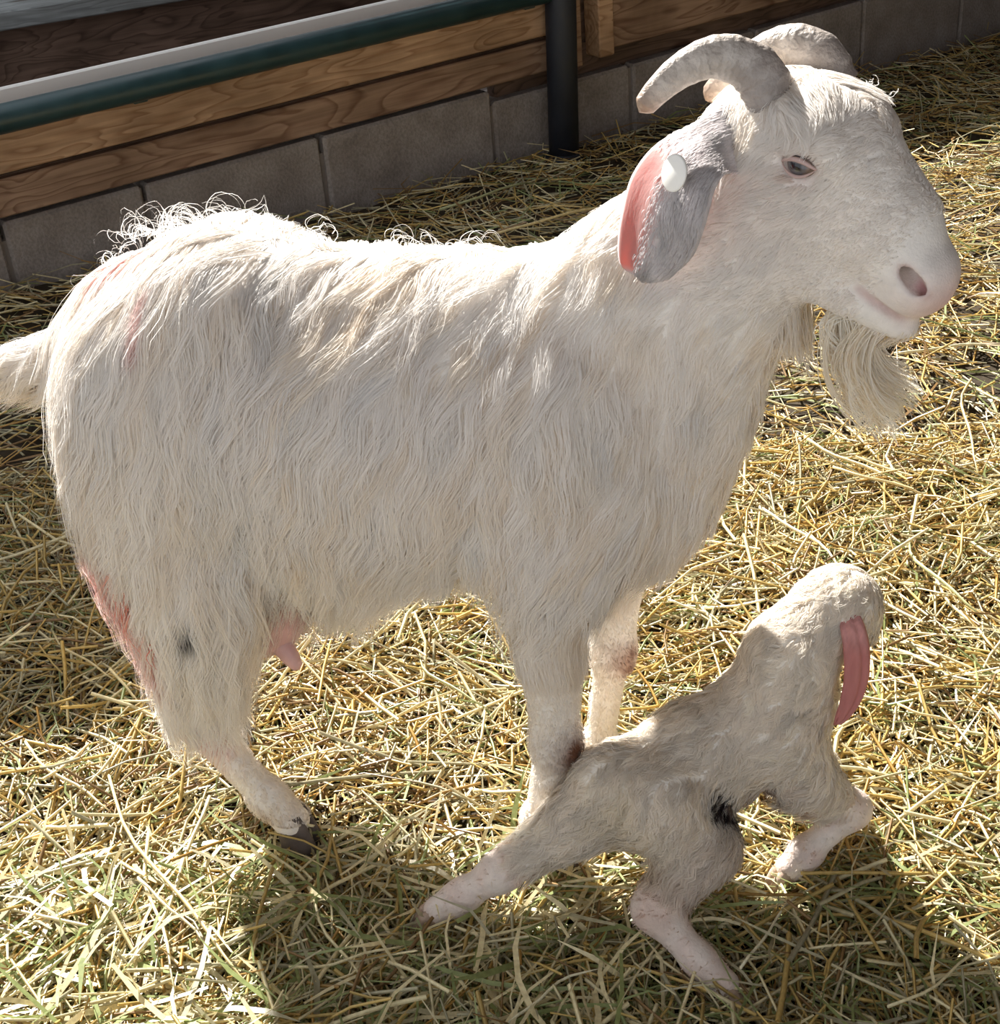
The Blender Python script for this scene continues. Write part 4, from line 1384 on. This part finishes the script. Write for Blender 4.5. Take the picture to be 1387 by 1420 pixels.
def stalks(n, region, lrange, wrange, mixw, seed, depth, blade=False, seg=3):
    r = np.random.default_rng(seed)
    x0, x1, y0, y1 = region
    c = np.stack([r.uniform(x0, x1, n), r.uniform(y0, y1, n)], 1)
    ok = ((np.c_[c, np.zeros(n)] - WO) @ WN) > 0.03
    c = c[ok]; n = len(c)
    L = np.exp(r.uniform(np.log(lrange[0]), np.log(lrange[1]), n))
    W = r.uniform(*wrange, n)
    P3 = np.c_[c, np.zeros(n)]
    yaw = r.uniform(0, 2 * PI, n) * 0.75 + vnoise(P3, 3.0) * 2.5
    lay = r.random(n)
    z = ground_z(c[:, 0], c[:, 1]) + depth * (lay - 0.25)
    pit = r.normal(0, 0.22, n) * (0.5 + lay)
    k = seg + 1
    t = np.linspace(-0.5, 0.5, k)[None, :, None]
    d = np.stack([np.cos(yaw) * np.cos(pit), np.sin(yaw) * np.cos(pit), np.sin(pit)], -1)
    side = np.stack([-np.sin(yaw), np.cos(yaw), 0 * yaw], -1)
    up = np.cross(d, side)
    bend = r.normal(0, 0.16 if blade else 0.06, n)[:, None, None]
    sag = r.uniform(-0.10, 0.05, n)[:, None, None]
    X = np.concatenate([c, z[:, None]], 1)[:, None] + d[:, None] * t * L[:, None, None] + (side[:, None] * bend + up[:, None] * sag) * (4 * t * t - 0.3) * L[:, None, None]
    gz = ground_z(X[..., 0], X[..., 1])
    X[..., 2] = np.maximum(X[..., 2], gz + 0.001)
    X[..., 2] = np.minimum(X[..., 2], gz + depth + 0.030)
    # stalks end at the wall and bend round the post and the animals' legs
    X = X + WN * np.maximum(0.012 - (X - WO) @ WN, 0)[..., None]
    dp = X[..., :2] - wp(1.755, 0.083, 0)[:2]
    rp = np.linalg.norm(dp, axis=-1, keepdims=True)
    X[..., :2] += dp / np.maximum(rp, 1e-6) * np.maximum(0.066 - rp, 0)
    for S_, F_ in ((D, DF), (K, KF)):
        for _ in range(6):
            q = X - F_.p0
            loc = np.stack([q @ F_.hx, q @ F_.lf, X[..., 2]], -1)
            need = np.maximum(0.004 - S_.sample(loc), 0)
            hit = need > 0
            if not hit.any():
                break
            gq = S_.grad(loc[hit])
            X[hit] += (gq[:, :1] * F_.hx + gq[:, 1:2] * F_.lf) * need[hit][:, None] * 1.3
    names = list(mixw); p = np.array([mixw[q] for q in names], float)
    pick = r.choice(len(names), n, p=p / p.sum())
    col = np.array([PAL[q] for q in names])[pick] * r.uniform(0.75, 1.15, (n, 1))
    T = norm(np.gradient(X, axis=1)); sd = norm(np.cross(T, np.array([0, 0, 1.0]))); un = np.cross(sd, T)
    if blade:
        a = r.normal(0, 0.6, n)[:, None, None]
        s2 = sd * np.cos(a) + un * np.sin(a)
        w = W[:, None] * np.array([0.7] + [1.0] * (k - 2) + [0.15])[None]
        V = np.stack([X - s2 * w[..., None] / 2, X + s2 * w[..., None] / 2], 2).reshape(-1, 3)
        i = (np.arange(n)[:, None] * k + np.arange(k - 1)[None]) * 2
        F = np.stack([i, i + 1, i + 3, i + 2], -1).reshape(-1, 4)
        return V, F, np.repeat(np.repeat(col, k, 0), 2, 0)
    th = np.array([PI / 2, PI / 2 + 2 * PI / 3, PI / 2 + 4 * PI / 3])
    V = (X[:, :, None] + (np.cos(th)[None, None, :, None] * sd[:, :, None] + np.sin(th)[None, None, :, None] * un[:, :, None] * 0.7) * (W / 2)[:, None, None, None]).reshape(-1, 3)
    b = (np.arange(n)[:, None] * k + np.arange(k - 1)[None]) * 3
    F = np.concatenate([np.stack([b + j, b + (j + 1) % 3, b + 3 + (j + 1) % 3, b + 3 + j], -1).reshape(-1, 4) for j in range(3)])
    return V, F, np.repeat(np.repeat(col, k, 0), 3, 0)
def bed(name, sets, mat):
    Vs, Fs, Cs = [], [], []
    o_ = 0
    for V, F, C in sets:
        Vs.append(V); Fs.append(F + o_); Cs.append(C); o_ += len(V)
    return link(name, mesh_np(name, np.concatenate(Vs), np.concatenate(Fs), smooth=True, attrs={'hcol': ('FLOAT_COLOR', np.concatenate(Cs))}), None, mat)
dry = {'gold': 5, 'pale': 4, 'brown': 2.2, 'grey': 1.6, 'amber': 1.6, 'green': 0.6}
near = (-1.25, 1.35, 0.75, 2.5)
st = bed('straw_bedding', [
    stalks(15000, near, (0.02, 0.09), (0.0020, 0.0050), dry, 51, 0.030, seg=1),
    stalks(15000, near, (0.04, 0.16), (0.0024, 0.0062), dry, 52, 0.042, seg=2),
    stalks(2600, near, (0.10, 0.26), (0.0036, 0.0080), {'pale': 3, 'gold': 2, 'grey': 1}, 53, 0.048, seg=3),
    stalks(5500, (1.35, 3.2, 0.3, 2.5), (0.05, 0.20), (0.0035, 0.0075), dry, 56, 0.04, seg=1),
    stalks(4500, (-2.8, -1.25, 0.3, 2.5), (0.05, 0.20), (0.0035, 0.0075), dry, 57, 0.04, seg=1),
    stalks(1200, (-1.25, 1.35, 0.2, 0.75), (0.05, 0.18), (0.003, 0.007), dry, 58, 0.04, seg=1),
    stalks(15000, (-1.7, 3.0, 2.5, 5.9), (0.04, 0.18), (0.0030, 0.0065), dry, 54, 0.035, seg=1),
    stalks(4500, (-1.7, 3.0, 2.5, 5.9), (0.10, 0.32), (0.0035, 0.0065), dry, 55, 0.05, seg=2)], STRAW)
tag(st, 'loose golden straw strewn thickly over the pen floor', 'straw', kind='stuff')
hay = bed('hay_bedding', [
    stalks(7000, near, (0.05, 0.20), (0.0016, 0.0042), {'green': 5, 'grey': 3, 'pale': 2, 'gold': 2}, 61, 0.034, True, 3),
    stalks(5000, (-1.25, 1.0, 0.75, 1.35), (0.05, 0.22), (0.0016, 0.0045), {'green': 6, 'pale': 3, 'grey': 2}, 62, 0.040, True, 4),
    stalks(900, (-0.75, 0.12, 0.95, 1.42), (0.08, 0.24), (0.0035, 0.0075), {'pale': 5, 'grey': 2, 'green': 2}, 64, 0.050, True, 4),
    stalks(4500, (-1.7, 3.0, 2.5, 5.9), (0.08, 0.3), (0.0025, 0.006), {'green': 4, 'grey': 3, 'brown': 3, 'gold': 1}, 63, 0.05, True, 3)], HAY)
tag(hay, 'thin greenish hay blades mixed through the straw', 'hay', kind='stuff')

# the longest single stalks, lying loose on top
r = np.random.default_rng(77)
def stalk_mesh(kind):
    L = 0.30
    t = np.linspace(-0.5, 0.5, 9)
    bend = [0.02, 0.05, -0.04, 0.08][kind]
    P = np.stack([t * L, bend * (t * 2) ** 2 * L + 0.004 * np.sin(t * 9), 0.012 * (1 - (2 * t) ** 2) * (kind % 2)], 1)
    V, F = tube(P, np.interp(t, [-0.5, 0.3, 0.5], [0.0032, 0.0028, 0.0012]), 6, flat=0.55)
    me = mesh_py('straw_stalk', V, F)
    at = me.attributes.new('hcol', 'FLOAT_COLOR', 'POINT')
    c = [PAL['pale'], (0.86, 0.72, 0.40), (0.92, 0.86, 0.62), (0.55, 0.56, 0.30)][kind]
    at.data.foreach_set('color', np.tile([*c, 1.0], len(V)).astype(np.float32))
    me.materials.append(STRAW)
    return me
SM = [stalk_mesh(k) for k in range(4)]
def on_ground(u, v):
    d = ray(u, v); t = (0.035 - CAM[2]) / d[2]
    return CAM + d * t
marks = [((25, 1030), (150, 1120)), ((125, 1075), (330, 1375)), ((200, 1220), (310, 1330)), ((190, 1150), (240, 1380)), ((130, 1320), (185, 1195)),
         ((300, 1100), (180, 1360)), ((1110, 605), (1250, 670)), ((1150, 655), (1290, 690)), ((1240, 480), (1387, 475)), ((1235, 745), (1340, 860)),
         ((1330, 520), (1345, 650)), ((930, 830), (1010, 860)), ((1290, 800), (1380, 900)), ((1240, 980), (1340, 1010)), ((560, 900), (660, 985)), ((480, 1010), (640, 950)),
         ((60, 880), (150, 940)), ((1020, 1330), (1130, 1210)), ((1240, 1400), (1387, 1300)), ((1300, 1190), (1340, 1260)), ((700, 1400), (820, 1330)), ((400, 1340), (560, 1310)),
         ((1080, 470), (1130, 520)), ((1290, 330), (1387, 300)), ((620, 290), (740, 255)), ((690, 330), (850, 290)), ((1060, 700), (1180, 790)), ((420, 1230), (520, 1390))]
where = ['in front of the doe\'s hind hoof'] * 6 + ['below the doe\'s beard'] * 3 + ['beyond the kid\'s head'] * 3 + ['beyond the kid\'s head', 'beyond the kid\'s head',
         'under the doe\'s belly', 'under the doe\'s belly', 'behind the doe\'s hind leg', 'in front of the kid\'s feet', 'in front of the kid\'s feet', 'in front of the kid\'s feet', 'in front of the kid\'s feet', 'in front of the doe\'s hind hoof',
         'below the doe\'s beard', 'beyond the doe\'s muzzle', 'at the foot of the block wall', 'at the foot of the block wall', 'beyond the kid\'s head', 'in front of the doe\'s hind hoof']
tint = ['pale', 'golden', 'bleached white', 'greenish']
for i, (a, b) in enumerate(marks):
    pa, pb = on_ground(*a), on_ground(*b)
    k = 3 if i % 5 == 4 else i % 3
    o = bpy.data.objects.new('straw_stalk', SM[k]); COL.objects.link(o)
    c = (pa + pb) / 2
    L = np.linalg.norm(pb - pa)
    o.location = (c[0], c[1], float(ground_z(np.array([c[0]]), np.array([c[1]]))[0]) + 0.034)
    o.rotation_euler = (0, r.normal() * 0.04, math.atan2(pb[1] - pa[1], pb[0] - pa[0]))
    o.scale = (L / 0.30, min(1.3, max(0.8, L / 0.2)), min(1.3, max(0.8, L / 0.2)))
    tag(o, 'long %s straw stalk lying loose %s' % (tint[k], where[i]), 'straw', 'long straw stalks on the bedding')
